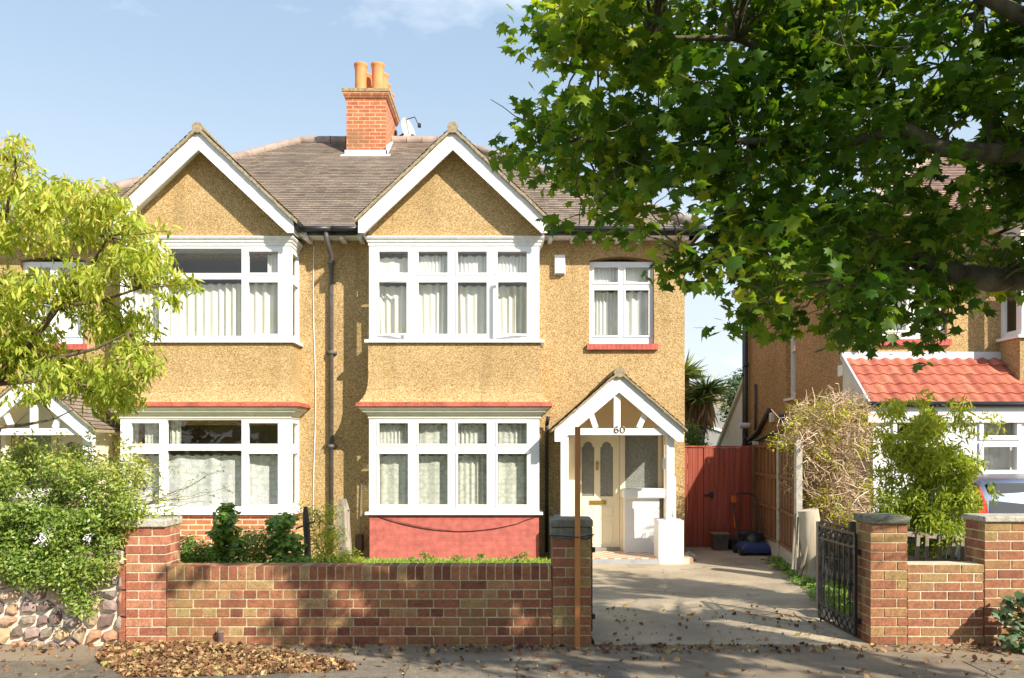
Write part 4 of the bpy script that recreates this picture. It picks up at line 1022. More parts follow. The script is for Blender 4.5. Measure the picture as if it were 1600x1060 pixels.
# side fence
fe=thing('panel_fence',(4.35,13.4,0),'brown boarded fence with concrete posts and gravel boards along the driveway','fence')
FP=[(4.62,15.18),(PX(1219,13.45),13.45),(PX(1247,11.95),11.95)]
for k,(x,y) in enumerate(FP):
    b=MB(); b.box(x-.05,x+.05,y-.05,y+.05,-.02,2.02); b.build('post',M['cap'],fe,bevel=.012)
for k in range(2):
    a=Vector((*FP[k],0));c=Vector((*FP[k+1],0)); d=(c-a).normalized(); a=a+d*.055;c=c-d*.055; L_=(c-a).length
    b=MB(); b.beam(a+Vector((0,0,.14)),c+Vector((0,0,.14)),.04,.28); b.build('gravel_board',M['cap'],fe)
    b=MB(); n=int(L_/.12)
    for i in range(n):
        p=a+d*(L_*i/n); q=a+d*(L_*(i+1)/n-.006); o=Vector((.012 if i%2 else 0,0,0)); b.beam(p+o+Vector((0,0,1.11)),q+o+Vector((0,0,1.11)),.015,1.66)
    pn=b.build('panel',M['fence'],fe)
    b=MB()
    for z in (.32,.87,1.42,1.93): b.beam(a+Vector((-.03,0,z)),c+Vector((-.03,0,z)),.035,.05)
    b.build('rail',M['fence'],pn)
b=MB(); b.box(4.68,4.73,15.12,15.2,.0,1.98); b.box(4.52,4.60,15.02,15.09,0,1.96); b.build('gate_post',M['fence'],fe)
# stump
st=thing('tree_stump',(4.35,11.5,0),'thick bleached dead tree trunk cut off at waist height beside the fence','stump')
a=MB(); pts=[];
for k in range(9):
    t=k/8; pts.append(Vector((PX(1274-12*t,11.4)+.01*math.sin(t*9),11.4,.0+t*PZ(797,11.4))))
a.tube(pts,[.22,.175,.16,.155,.15,.15,.145,.14,.14],16); a.build('trunk',M['stumpwood'],st,smooth=True)
a=MB(); a.tube([P(1262,850,11.3),P(1250,900,11.3)],[.02,.03],6)
for i in range(5): a.tube([P(1243+i*4,800+i*8,11.45),P(1238+i*5,890,11.35)],.014,5)
a.build('dead_stem',M['oldwood'],st)
# ------------------------------------------------------------------ mower, bins, stone
mw=thing('lawn_mower',(PX(1178,14.2),14.2,0),'small blue lawn mower with black handle at the foot of the fence','lawn mower')
a=MB(); X=PX(1177,14.2); a.flare(X-.24,X+.24,13.98,14.45,[(.05,.0),(.14,.02),(.2,-.03),(.24,-.09)]); a.build('deck',M['blue'],mw,bevel=.02)
a=MB(); a.lathe((X,14.2,.24),[(.13,0),(.13,.06),(.09,.11),(.03,.13)],14); a.flare(X-.16,X+.16,14.3,14.55,[(.2,0),(.36,.03),(.4,-.03)]); a.build('motor_cover',M['blackpl'],mw,smooth=True)
for sx in (-.26,.26):
    for yy in (14.02,14.42):
        a=MB(); a.tube([(X+sx-.025,yy,.075),(X+sx+.025,yy,.075)],.072,14); a.build('wheel',M['tyre'],mw)
a=MB(); a.tube([(X-.2,14.4,.2),(X-.22,14.6,.7),(X-.2,14.72,1.0),(X-.12,14.75,1.06),(X+.1,14.75,1.06),(X+.2,14.72,1.0),(X+.24,14.6,.6),(X+.22,14.4,.2)],.014,7); a.build('handle',M['black'],mw,smooth=True)
a=MB(); a.tube([(X-.215,14.58,.45),(X-.205,14.65,.8)],.022,7); a.box(X-.24,X-.17,14.66,14.74,.9,1.02); a.build('switch_grip',M['orange'],mw)
bn=thing('storage_box',(PX(1124,14.8),14.8,0),'square grey-brown plastic box with a lid against the red gate','box')
a=MB(); X=PX(1125,14.8); a.flare(X-.13,X+.13,14.7,14.95,[(.02,-.01),(.30,.01)]); a.build('body',M['bin'],bn)
a=MB(); a.box(X-.16,X+.16,14.67,14.97,.301,.33); a.build('lid',plain('box_lid',(.2,.16,.12),.6,.1),bn,bevel=.006)
a=MB(); a.tube([(X-.12,14.685,.28),(X-.04,14.67,.16),(X+.08,14.685,.28)],.008,5); a.build('handle',M['black'],bn)
bn=thing('trough_planter',(PX(1152,14.85),14.85,0),'low black oval tub between the box and the mower','tub')
a=MB(); X=PX(1152,14.8); a.lathe((X,14.85,.02),[(.15,0),(.19,.17),(.21,.2),(.17,.2),(.14,.06)],16); a.build('tub',M['blackpl'],bn,smooth=True)
a=MB(); a.lathe((X,14.85,.2),[(.215,0),(.22,.02),(.2,.03)],16); a.build('rim',M['blackpl'],bn,smooth=True)
def rock(name,c,r,label,mat):
    me=bpy.data.meshes.new(name); bm=bmesh.new(); bmesh.ops.create_icosphere(bm,subdivisions=3,radius=1)
    for v in bm.verts:
        n=mnoise.noise(v.co*1.6+Vector(c)); v.co=Vector((v.co.x*r[0],v.co.y*r[1],v.co.z*r[2]))*(1+.35*n)
    bm.to_mesh(me); bm.free(); me.materials.append(mat); o=bpy.data.objects.new(name,me); o.location=c; COL.objects.link(o); tag(o,label,'rock'); return o
rock('rock',(PX(1079,13.3),13.45,.06),(.12,.1,.09),'grey rock on the concrete beside the white porch pier',plain('rock_grey',(.28,.26,.22),.9,.3,9,.6,0,40))
# ------------------------------------------------------------------ picket fence behind low wall
pf=thing('picket_fence',(4.6,8.5,0),'weathered grey picket fence leaning behind the low brick wall','fence')
for i in range(11):
    b=MB(); x=4.12+i*.125; y=8.45; tl=.03+.02*math.sin(i*2.1); b.beam((x,y,.05),(x+tl,y,1.02-.012*i+.01*math.sin(i*3)),.036,.018,(0,1,0)); b.build('picket',M['oldwood'],pf)
b=MB(); b.beam((4.05,8.47,1.00),(5.5,8.47,.88),.025,.05); b.beam((4.05,8.47,.74),(5.5,8.47,.64),.025,.045); b.build('rail',M['oldwood'],pf)
b=MB(); b.beam((4.72,8.40,.3),(4.90,8.40,1.0),.09,.02,(0,1,0)); b.build('brace',M['oldwood'],pf)
# old wire fence with points behind the gate
wf=thing('wire_fence',(3.75,9.6,0),'old dark spiked wire fence sagging behind the open black gate','fence')
b=MB(); 
for i in range(10):
    x=3.72+i*.06; b.tube([(x,9.55,.05),(x+.02,9.55,.93-.012*i),(x+.035,9.55,.99-.012*i)],[.009,.009,.002],5)
    b.tube([(x,9.55,.75),(x+.05,9.55,.93-.012*i)],.005,4)
b.build('spikes',M['pipe'],wf)
b=MB(); b.tube([(3.68,9.55,1.03),(3.9,9.55,.97),(4.2,9.55,.86),(4.4,9.55,.82)],.014,6); b.tube([(3.68,9.55,.6),(4.4,9.55,.5)],.009,6); b.build('rail',M['oldwood'],wf)
b=MB(); b.box(3.64,3.70,9.52,9.58,.0,1.02); b.build('post',M['oldwood'],wf)
b=MB(); b.box(4.02,4.10,9.5,9.56,.0,1.02); b.build('post',M['darkwood'],wf)
# old posts in the front garden
def oldpost(px0,py0,px1,py1,Y,w,m,label):
    t=thing('old_wooden_post',(PX(px1,Y),Y,0),label,'post')
    a=MB(); A=P(px1,py1,Y);B=P(px0,py0,Y); A.z=0.0; n=6; pts=[A.lerp(B,k/n)+Vector((random.uniform(-.008,.008),random.uniform(-.008,.008),0)) for k in range(n+1)]
    a.tube(pts,[w*.55]*n+[w*.34],5); a.build('shaft',M[m],t)
    a=MB(); q=A.lerp(B,.8); a.tube([q+Vector((-.12,-.02,-.03)),q+Vector((.12,-.03,.06))],.012,5); a.build('crosspiece',M[m],t)
oldpost(335,800,347,880,9.6,.06,'oldwood','slim grey leaning post among the vines nearest the clean pillar')
oldpost(477,792,484,885,9.8,.08,'darkwood','dark rotten post in the middle of the front garden shrubs')
oldpost(534,780,540,885,12.4,.20,'oldwood','thick weathered post by the shaded pebbledash right of the shrubs')
mp_=thing('electric_meter_box',(PX(562,13.8),13.9,.2),'small dark brown box low on the shaded wall beside the pink brick','box')
a=MB(); a.box(PX(556,13.8),PX(567,13.8),13.72,13.895,.12,.40); a.build('body',plain('brown_box',(.10,.05,.04),.6),mp_,bevel=.01)
a=MB(); a.tube([(PX(562,13.8),13.85,.4),(PX(563,13.8),13.88,1.35)],.012,6); a.build('conduit',M['oldwood'],mp_)
# ------------------------------------------------------------------ parked car (rear towards us)
def car():
    x0,x1=5.34,7.08; xm=(x0+x1)/2; yr=9.12; t=thing('parked_car',(xm,yr,0),'dark blue hatchback parked nose to the house behind the brick pier','car')
    # body : side profile lofted across the width with tumblehome
    prof=[(0,.30),(-.03,.55),(0,.78),(.04,.95),(.14,1.35),(.24,1.52),(.7,1.57),(1.4,1.54),(1.95,1.25),(2.1,1.05),(2.8,.92),(3.03,.72),(3.05,.35)]
    def half(z): return .87-.0*(z<.9)-max(0,z-.95)*.16
    mb=MB(); V=[];n=len(prof)
    for s in (-1,-.92,0,.92,1):
        for (y,z) in prof:
            hw=half(z); zz=z-(.02 if abs(s)==1 and z>1.3 else 0)+(.015 if s==0 and z>1.3 else 0)
            V.append((xm+s*hw,yr+y,zz))
    Fs=[]
    for a in range(4):
        for k in range(n-1): Fs.append((a*n+k,a*n+k+1,(a+1)*n+k+1,(a+1)*n+k))
    Fs+=[tuple(range(n)),tuple(4*n+k for k in range(n))[::-1]]
    Fs.append((0,n,2*n,3*n,4*n,5*n-1,4*n-1,3*n-1,2*n-1,n-1))
    mb.add(V,Fs); mb.build('body',M['car'],t,smooth=True)
    g=MB(); a=[(xm-.73,yr+.025,.96),(xm+.73,yr+.025,.96),(xm+.68,yr+.185,1.49),(xm-.68,yr+.185,1.49)]
    b=[(p[0],p[1]+.02,p[2]-.01) for p in a]; g.add(a+b,[(0,1,2,3),(4,5,6,7),(0,1,5,4),(1,2,6,5),(2,3,7,6),(3,0,4,7)]); g.build('rear_window',M['carglass'],t)
    for s in (-1,1):
        g=MB(); g.add([(xm+s*.79,yr+.5,.95),(xm+s*.79,yr+2.1,.98),(xm+s*.72,yr+1.7,1.38),(xm+s*.71,yr+.6,1.38)],[(0,1,2,3)])
        g.add([(xm+s*.875,yr+.5,.95),(xm+s*.87,yr+2.1,.98),(xm+s*.755,yr+1.7,1.36),(xm+s*.755,yr+.6,1.36)],[(0,1,2,3)]); g.build('side_window',M['carglass'],t,recalc=False)
        l=MB(); X=xm+s*.80
        l.add([(X-s*.06,yr-.01,.80),(X+s*.075,yr+.01,.80),(X+s*.035,yr+.09,1.25),(X-s*.01,yr+.15,1.46),(X-s*.06,yr+.09,1.25),
               (X-s*.06,yr+.12,.80),(X+s*.085,yr+.2,.80),(X+s*.045,yr+.25,1.25),(X-s*.0,yr+.27,1.46),(X-s*.06,yr+.2,1.25)],[(0,1,2,3,4),(0,5,6,1),(1,6,7,2),(2,7,8,3),(3,8,9,4),(4,9,5,0)])
        lo=l.build('tail_light',M['tail'],t); 
        q=MB(); q.box(X-.06,X+.055,yr+.0,yr+.10,1.03,1.13); q.build('indicator',M['tailo'],lo,bevel=.01)
        for yy in (.62,2.45):
            w=MB(); w.tube([(xm+s*.70,yr+yy,.30),(xm+s*.89,yr+yy,.30)],.30,24); wo=w.build('wheel',M['tyre'],t,smooth=True)
            w=MB(); w.tube([(xm+s*.88,yr+yy,.30),(xm+s*.897,yr+yy,.30)],.19,20); w.build('rim',M['rim'],wo)
    b=MB(); b.box(xm-.84,xm+.84,yr-.09,yr+.02,.32,.56); b.build('bumper',M['blackpl'],t,bevel=.03)
    b=MB(); b.tube([(xm,yr+.03,.95),(xm-.25,yr+.06,1.02)],.012,6); b.tube([(xm+.05,yr+.33,1.53),(xm+.07,yr+.5,1.80)],.004,5); b.build('wiper',M['blackpl'],t)
    b=MB(); b.box(xm-.26,xm+.26,yr-.035,yr-.02,.60,.71); b.build('number_plate',plain('plate_yellow',(.7,.5,.05),.5),t)
    b=MB(); b.box(xm-.2,xm+.2,yr+.19,yr+.30,1.505,1.53); b.build('brake_light',M['tail'],t)
car()
# ------------------------------------------------------------------ distant things seen through the gap
fh=thing('far_house',(PX(1105,42),42,0),'distant grey house with a hipped dormer gable and stout chimney beyond the palm','house')
a=MB(); X=PX(1108,42); a.box(X-2.6,X+2.8,42,48,0,1.9); a.build('wall',M['greywall'],fh)
a=MB(); a.prism([(X-3,1.9),(X+3.2,1.9),(X+.1,4.2)],41.8,48,'y'); a.build('roof',plain('far_slate',(.26,.25,.24),.8,.1),fh)
a=MB(); a.box(X+.2,X+2.2,44,45,3.0,5.05); 
for i in range(4): a.tube([(X+.45+i*.45,44.5,5.05),(X+.45+i*.45,44.5,5.45)],.13,8)
a.build('chimney',plain('far_chimney',(.30,.24,.18),.9,.2),fh)
a=MB(); a.box(X-1.2,X-.6,41.75,41.79,2.2,2.9); a.box(X+.6,X+1.4,41.9,41.99,.9,1.8); a.build('window',M['carglass'],fh)
a=MB(); a.beam((X-1.9,41.75,2.2),(X-.9,41.75,3.3),.1,.15); a.beam((X-.9,41.75,3.3),(X+2.9,41.75,2.0),.1,.12); a.build('verge_board',M['white'],fh)
def mkleaves(name,root,pts,d,tpl,mat,size,up=1.0,out=.6,droop=.6,rnd=None,svar=.35,axisdown=0):
    N=len(pts); n=unit(N)*.75; n[:,2]+=up; n[:,:]+=d/ (np.linalg.norm(d,axis=1,keepdims=True)+1e-6)*out*.5
    ax=unit(N); ax[:,2]-=droop; ax+=d/(np.linalg.norm(d,axis=1,keepdims=True)+1e-6)*out; ax[:,2]-=axisdown
    s=size*(1+svar*(RNG.random(N)-.5)*2)
    if rnd is None: rnd=RNG.random(N)
    return leafmesh(name,M[mat],tpl[0],tpl[1],pts,n,ax,s,rnd,root)
def branch(mb,a,b,r0,r1,wob=.06,n=6,sag=0):
    a=Vector(a);b=Vector(b);pts=[]
    L_=(b-a).length
    for k in range(n+1):
        t=k/n; p=a.lerp(b,t)+Vector((random.uniform(-1,1),random.uniform(-1,1),random.uniform(-1,1)))*wob*L_*.5*(0<k<n); p.z+=sag*math.sin(t*math.pi); pts.append(p)
    mb.tube(pts,[r0+(r1-r0)*k/n for k in range(n+1)],6,cap=False); return pts
# cordyline palm
pt_=thing('cabbage_palm',(PX(1088,21.5),21.5,0),'spiky palm with green and hanging dead fronds above the red gate','palm tree')
X=PX(1088,21.5)
a=MB(); heads=[Vector((X,21.5,3.2)),Vector((X-.35,21.6,3.9)),Vector((X+.25,21.4,3.45)),Vector((X+.55,21.3,1.9))]
a.tube([(X+.02,21.5,-.1),(X+.0,21.5,1.4),heads[0]],[.16,.14,.1],8)
for h in heads[1:]: a.tube([(X,21.5,1.2),(h.x,h.y,h.z-.4),h],[.1,.08,.07],7)
a.build('trunk',M['bark2'],pt_)
P0=[];N0=[];A0=[];S0=[]
for h in heads[:3]:
    for _ in range(260):
        v=unit(1)[0]; v[2]=abs(v[2])*1.0-.35; P0.append(tuple(h)); A0.append(v); N0.append(np.cross(v,RNG.normal(size=3))+np.array([0,0,.8])); S0.append(random.uniform(.45,.8))
leafmesh('crown',M['palm'],STRAP[0],STRAP[1],np.array(P0),np.array(N0),np.array(A0),np.array(S0),RNG.random(len(P0)),pt_)
P0=[];N0=[];A0=[];S0=[]
for h in heads:
    for _ in range(150 if h is not heads[3] else 120):
        v=np.array([random.uniform(-.35,.35),random.uniform(-.35,.35),-1]); P0.append((h.x+random.uniform(-.12,.12),h.y,h.z-random.uniform(0,.35))); A0.append(v); N0.append(np.array([random.uniform(-1,1),-1,0])); S0.append(random.uniform(.5,.95))
leafmesh('dead_fronds',M['palmdead'],STRAP[0],STRAP[1],np.array(P0),np.array(N0),np.array(A0),np.array(S0),RNG.random(len(P0)),pt_)
# shrub under palm, far tree
def simple_tree(name,label,cat,base,cs,n,rad,size,mat,trunk=.1,tpl=OVAL,mt='bark2',flat=.8,group=None,**k):
    t=thing(name,base,label,cat,group); b=MB(); B=Vector(base)
    mid=sum((Vector(c) for c in cs),Vector())/len(cs); fork=Vector((B.x*.7+mid.x*.3,B.y*.7+mid.y*.3,B.z+(min(c[2] for c in cs)-B.z)*.6+.05))
    branch(b,B,fork,trunk,trunk*.7,.04)
    for c in cs: branch(b,fork,c,trunk*.4,trunk*.08,.10,6)
    b.build('stems',M[mt],t)
    p,d=spray(cs,n,rad,flat); mkleaves('foliage',t,p,d,tpl,mat,size,**k); return t
simple_tree('far_tree','dark green conifer-like tree beside the black downpipe of the far house','tree',(PX(1165,32),32,0),[tuple(P(px,py,32+random.uniform(-.8,.8))) for px,py in [(1150,600),(1160,590),(1145,625),(1160,620),(1142,645),(1158,650),(1150,665),(1165,600),(1170,640),(1152,610),(1148,635)]],260,.55,.16,'fartree',.15)
simple_tree('garden_shrub','dark leafy shrub at the foot of the palm behind the red gate','shrub',(PX(1082,19),19,0),[tuple(P(px,py,19+random.uniform(-.3,.3))) for px,py in [(1070,680),(1080,670),(1090,690),(1078,695),(1095,700)]],160,.3,.09,'vineleaf',.05)
# ------------------------------------------------------------------ maple street tree
def maple():
    t=thing('maple_tree',(5.1,5.0,0),'big dark green maple reaching in over the driveway from the right','tree')
    poly=[(920,-60),(878,20),(874,70),(850,105),(848,180),(840,240),(866,285),(902,318),(935,345),(985,325),(1030,345),(1030,395),(1060,420),(1105,425),(1140,470),(1180,510),(1232,500),(1262,440),(1305,405),(1318,445),(1315,500),(1390,505),(1470,525),(1525,495),(1560,455),(1640,470),(1720,520),(1900,560),(2150,480),(2260,300),(2300,100),(2250,-90),(2100,-190),(1800,-230),(1400,-210),(1100,-150)]
    cs=[]
    for y0,y1,st,lay in ((4.5,5.4,56,1),(5.4,6.4,52,1)):
        cs+=clumps(poly,st,y0,y1,.5,lay,skip=.24)
    # a few loose outlying sprays
    cs+=[P(px,py,5.4+random.uniform(-.4,.4)) for px,py in [(842,55),(830,235),(826,190),(905,335),(975,345),(1160,495),(1235,495),(1320,520),(1460,535)]]
    cs+=clumps([(1000,-300),(1150,-60),(1300,-60),(1330,-300)],84,3.7,4.5,.5,1,skip=.35)  # unseen layer added overhead to shade the garden wall
    cs+=clumps([(1690,430),(1660,-180),(1900,-240),(2250,-90),(2330,120),(2280,330),(2140,480),(1850,540)],62,4.6,6.2,.5,2,skip=.1)  # unseen clumps added on the right to deepen shade on the driveway
    for _ in range(270):  # unseen clusters set along sun rays, added to shade wall and drive
        y=random.uniform(1.8,4.4); q=7.7-y; x0=random.uniform(-2.1,3.0); zo=random.uniform(-.1,2.2)
        c=Vector((x0+.9875*q,y,zo+.975*q))
        if c.x>8.2 or (c.z<H+.56*y+.45 and c.x<.64*y+.5): continue
        if -1.1<x0<.3 and 1.2<zo<2.0: continue
        cs.append(c)
    for _ in range(90):  # further unseen clusters, added to shade the pavement
        y=random.uniform(1.2,3.8); q=7.7-y; x0=random.uniform(-1.2,3.6); zo=random.uniform(-1.1,0)
        c=Vector((x0+.9875*q,y,zo+.975*q))
        if c.x<8.2 and c.z>H+.56*y+.5: cs.append(c)
    keep=[]
    for c in cs:
        # leave out what would shade the house front
        k=(12.85-c.y); hx,hz=c.x-k,c.z-k*.975
        if hx<3.4 and hz+.35>.0: continue
        if c.x>8.3: continue
        keep.append(c)
    cs=keep
    P0=[];D0=[]
    p,d=spray(cs,74,.34,.58)
    # small gaps : drop leaves where a noise field is low
    m=np.array([mnoise.noise(Vector(q)*2.1)>-.22 for q in p]); p=p[m];d=d[m]
    # ragged holes cut along the sun for dapples; far right thinned for sunlit walls
    x0=p[:,0]-.9875*(7.7-p[:,1]); zo=p[:,2]-.975*(7.7-p[:,1])
    hole=np.array([mnoise.noise(Vector((a*2.7+b*1.2,b*2.7,3.3)))*1.0+.5*mnoise.noise(Vector((a*7,b*7,1.1))) for a,b in zip(x0,zo)])
    m=~((hole>.20)&(zo<1.0)&(x0<.55)) & ~((x0>3.1)&(zo<2.3)) & ~((hole>.3)&(x0>=.55)) & ~((p[:,1]<4.6)&(x0>-1.5)&(x0<.5)&(zo>.9)&(zo<2.4)); p=p[m];d=d[m]
    base=np.array([mnoise.noise(Vector(q)*.9) for q in p])
    rnd=np.clip(RNG.random(len(p))*.7+.55*(base+.25),0,1)
    mkleaves('crown',t,p,d,MAPLE,'maple',.091,up=.75,out=.5,droop=.55,rnd=rnd,svar=.28)
    b=MB()
    T0=Vector((5.1,5.0,0)); F1=Vector((4.95,5.1,2.3)); F2=Vector((4.9,5.2,3.3))
    b.tube([T0-Vector((0,0,.05)),T0+Vector((0,0,.25)),T0+Vector((-.02,.02,1.2)),F1,F2,Vector((4.6,5.5,4.4)),Vector((4.2,5.6,5.3))],[.30,.22,.19,.17,.13,.09,.04],14,cap=False)
    limbs=[([F1,P(1625,432,5.3),P(1550,438,5.3),P(1480,425,5.35),P(1400,392,5.4),P(1330,360,5.5),P(1240,330,5.6),P(1120,300,5.7)],[.13,.085,.08,.07,.055,.04,.025,.012]),
           ([F2,P(1640,236,4.9),P(1560,240,4.85),P(1470,232,4.8),P(1410,200,4.8),P(1350,150,4.85),P(1290,120,5.0),P(1180,90,5.2)],[.10,.065,.055,.05,.042,.03,.02,.01]),
           ([Vector((4.7,5.1,3.9)),P(1660,45,4.6),P(1590,22,4.6),P(1530,-10,4.6),P(1450,-60,4.7)],[.08,.055,.045,.04,.02]),
           ([P(1560,240,4.85),P(1545,170,5.2),P(1528,90,5.5),P(1530,20,5.7),P(1520,-80,5.8)],[.045,.045,.04,.035,.02]),
           ([P(1530,90,5.5),P(1560,50,5.5),P(1590,-10,5.5)],[.03,.03,.02]),
           ([P(1480,425,5.35),P(1380,440,5.2),P(1300,440,5.1),P(1220,450,5.1)],[.035,.025,.018,.008]),
           ([P(1410,200,4.8),P(1300,230,4.9),P(1150,220,5.1),P(1000,230,5.3),P(900,220,5.4)],[.035,.03,.022,.016,.006]),
           ([P(1290,120,5.0),P(1150,60,5.2),P(1020,60,5.3),P(920,80,5.4)],[.025,.02,.014,.006]),
           ([P(1240,330,5.6),P(1130,370,5.5),P(1060,390,5.4)],[.02,.014,.006]),
           ([P(1400,392,5.4),P(1440,460,5.2),P(1480,500,5.2)],[.022,.014,.006])]
    for pts,r in limbs: b.tube(pts,r,10,cap=False)
    nodes=[q for pts,r in limbs for q in pts[1:]]+[F2,Vector((4.6,5.5,4.4)),Vector((4.2,5.6,5.3))]
    for c in cs:
        q=min(nodes,key=lambda n:(n-c).length); L_=(q-c).length
        branch(b,q,c,min(.02,.006+.006*L_),.003,.10,5)
        for _ in range(2): branch(b,c,c+Vector((random.uniform(-.3,.3),random.uniform(-.3,.3),random.uniform(-.15,.15))),.004,.002,.1,3)
    b.build('trunk',M['bark'],t,smooth=True)
maple()
# ------------------------------------------------------------------ cherry on the left
def cherry():
    t=thing('cherry_tree',(-5.7,8.4,0),'yellow-green drooping tree above the stone wall at the far left','tree')
    poly=[(-330,260),(-100,190),(20,235),(60,262),(85,300),(150,300),(195,335),(235,365),(255,395),(235,430),(240,470),(215,520),(225,560),(215,605),(195,640),(150,625),(110,600),(60,580),(10,610),(-120,650),(-330,620)]
    cs=clumps(poly,48,7.4,8.8,.5,2,skip=.12)
    tips=[(25,232),(45,265),(130,298),(178,318),(208,352),(262,360),(275,440),(300,445),(262,470),(232,580),(205,635),(160,610),(95,600),(60,620),(20,300),(100,290),(235,520)]
    cs2=[P(px,py,7.8+random.uniform(-.4,.4)) for px,py in tips]
    p,d=spray(cs,235,.28,.75); p2,d2=spray(cs2,70,.17,.6)
    p3=[];
    p=np.concatenate([p,p2]);d=np.concatenate([d,d2])
    m=np.array([mnoise.noise(Vector(q)*2.6)>-.30 for q in p]); p=p[m];d=d[m]
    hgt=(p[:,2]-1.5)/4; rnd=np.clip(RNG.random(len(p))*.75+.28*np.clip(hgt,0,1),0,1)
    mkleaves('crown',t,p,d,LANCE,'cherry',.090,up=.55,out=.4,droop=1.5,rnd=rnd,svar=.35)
    b=MB(); B=Vector((-5.7,8.4,0)); f=Vector((-5.5,8.3,1.6))
    b.tube([B-Vector((0,0,.05)),B+Vector((.05,0,.8)),f],[.13,.11,.10],10,cap=False)
    limbs=[([f,P(-10,600,8.1),P(40,545,8.0),P(90,480,8.0),P(140,420,7.9),P(170,370,7.9)],[.08,.06,.045,.03,.02,.008]),
           ([f,P(-60,560,8.3),P(-30,440,8.3),P(10,340,8.2),P(25,250,8.1)],[.07,.05,.035,.022,.007]),
           ([P(0,668,7.7),P(40,664,7.7),P(85,655,7.7),P(115,640,7.7)],[.018,.015,.01,.005]),
           ([f,P(0,668,7.7)],[.03,.018]),
           ([P(40,545,8.0),P(90,560,7.9),P(150,545,7.8),P(200,520,7.8)],[.03,.022,.015,.006]),
           ([P(0,600,8.1),P(60,595,7.9),P(120,600,7.8),P(180,610,7.8)],[.025,.018,.012,.005]),
           ([P(90,480,8.0),P(160,470,7.9),P(220,450,7.8),P(290,445,7.7)],[.022,.016,.01,.004])]
    for pts,r in limbs: b.tube(pts,r,8,cap=False)
    nodes=[q for pts,r in limbs for q in pts[1:]]
    for c in cs+cs2:
        q=min(nodes,key=lambda n:(n-c).length); branch(b,q,c,.010,.002,.10,5)
    b.build('trunk',M['bark2'],t,smooth=True)
cherry()
# ------------------------------------------------------------------ bush over the stone wall
def bush():
    t=thing('overhanging_bush',(-4.4,8.3,.2),'dense small-leaved green bush spilling over the rubble stone wall','bush')
    poly=[(-160,720),(-40,700),(10,705),(70,700),(135,700),(195,715),(222,745),(232,785),(215,815),(178,830),(172,860),(150,870),(140,905),(128,890),(100,880),(60,885),(20,880),(-160,890)]
    cs=clumps(poly,30,7.55,8.5,.5,2)
    cs=[c for c in cs if not (c.z<.9 and c.y>7.75)]
    cs+=[P(px,py,7.55+random.uniform(0,.1)) for px,py in [(20,880),(50,890),(85,895),(105,905),(120,925),(130,945),(150,900),(140,880),(60,905),(30,900),(0,895),(100,890),(165,880)]]
    cs+=[P(px,py,7.66+random.uniform(0,.1)) for px in range(-40,185,20) for py in (815,835,855,872) if not(px>150 and py>850)]
    wisp=[P(px,py,7.9+random.uniform(-.2,.4)) for px,py in [(245,775),(258,790),(240,745),(225,725),(205,700),(180,690),(268,805),(40,690),(85,685),(140,680)]]
    p,d=spray(cs,300,.18,.8); p2,d2=spray(wisp,50,.13,1); p=np.concatenate([p,p2]);d=np.concatenate([d,d2])
    m=np.array([mnoise.noise(Vector(q)*3.5)>-.36 for q in p]); p=p[m];d=d[m]
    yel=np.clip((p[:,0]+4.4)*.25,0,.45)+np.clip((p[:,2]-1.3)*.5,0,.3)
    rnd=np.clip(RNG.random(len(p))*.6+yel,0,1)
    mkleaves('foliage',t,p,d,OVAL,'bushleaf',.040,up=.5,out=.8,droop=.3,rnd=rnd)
    b=MB(); B=Vector((-4.5,8.3,0))
    for c in cs[::3]+wisp: branch(b,B+Vector((random.uniform(-.8,.8),random.uniform(-.1,.1),0)),c,.010,.002,.06,5)
    b.build('stems',M['bark2'],t)
    s=MB()
    for _ in range(26):
        a=P(random.uniform(170,250),random.uniform(720,800),8.0); e=a+Vector((random.uniform(.1,.5),random.uniform(-.1,.1),random.uniform(-.1,.28))); branch(s,a,e,.004,.0015,.08,4)
    q=[P(px,py,7.9) for px,py in [(300,760),(320,745),(350,735),(285,775),(330,770),(360,760),(270,730)]]
    for c in q: branch(s,P(225,790,8.0),c,.004,.0015,.08,6)
    p,d=spray(q,16,.09,1); mkleaves('wispy_leaves',t,p,d,OVAL,'bushleaf',.032,rnd=np.clip(RNG.random(len(p))*.5+.4,0,1)); s.build('wispy_stems',M['bark2'],t)
bush()
# ------------------------------------------------------------------ front garden shrubs
def gshrub(label,pts,Y,n,rad,size,mat,tpl,group=None,name='garden_shrub',cat='shrub',**k):
    cs=[tuple(P(px,py,Y+random.uniform(-.25,.25))) for px,py in pts]
    x=sum(c[0] for c in cs)/len(cs); return simple_tree(name,label,cat,(x,Y,0),cs,n,rad,size,mat,.02,tpl,group=group,**k)
gshrub('low dark leafy shrub just right of the clean brick pillar',[(300,868),(318,860),(295,850),(330,875),(310,880),(345,880),(288,870)],9.2,240,.15,.05,'vineleaf',OVAL)
gshrub('tall broad-leaved vine climbing beside the slim grey post',[(352,812),(358,830),(350,850),(362,865),(345,835),(355,880),(370,850),(340,865),(356,800)],9.3,90,.13,.08,'vineleaf',IVYL,name='climbing_vine',cat='vine')
gshrub('rounded mid green shrub between the vine and the dark post',[(385,840),(400,850),(395,870),(415,860),(410,840),(380,865),(430,865),(390,885),(420,885)],9.6,300,.18,.045,'vineleaf',OVAL)
gshrub('upright broad-leaved vine left of the dark rotten post',[(432,818),(440,835),(450,845),(445,865),(462,850),(430,850),(465,875),(440,880),(448,812)],9.4,90,.14,.08,'vineleaf',IVYL,name='climbing_vine',cat='vine')
gshrub('pale wispy shrub in front of the downpipe',[(500,810),(505,830),(515,850),(495,850),(520,870),(505,880),(525,835),(530,880),(490,875),(515,800),(480,800)],10.4,280,.2,.045,'bambooleaf',LANCE)
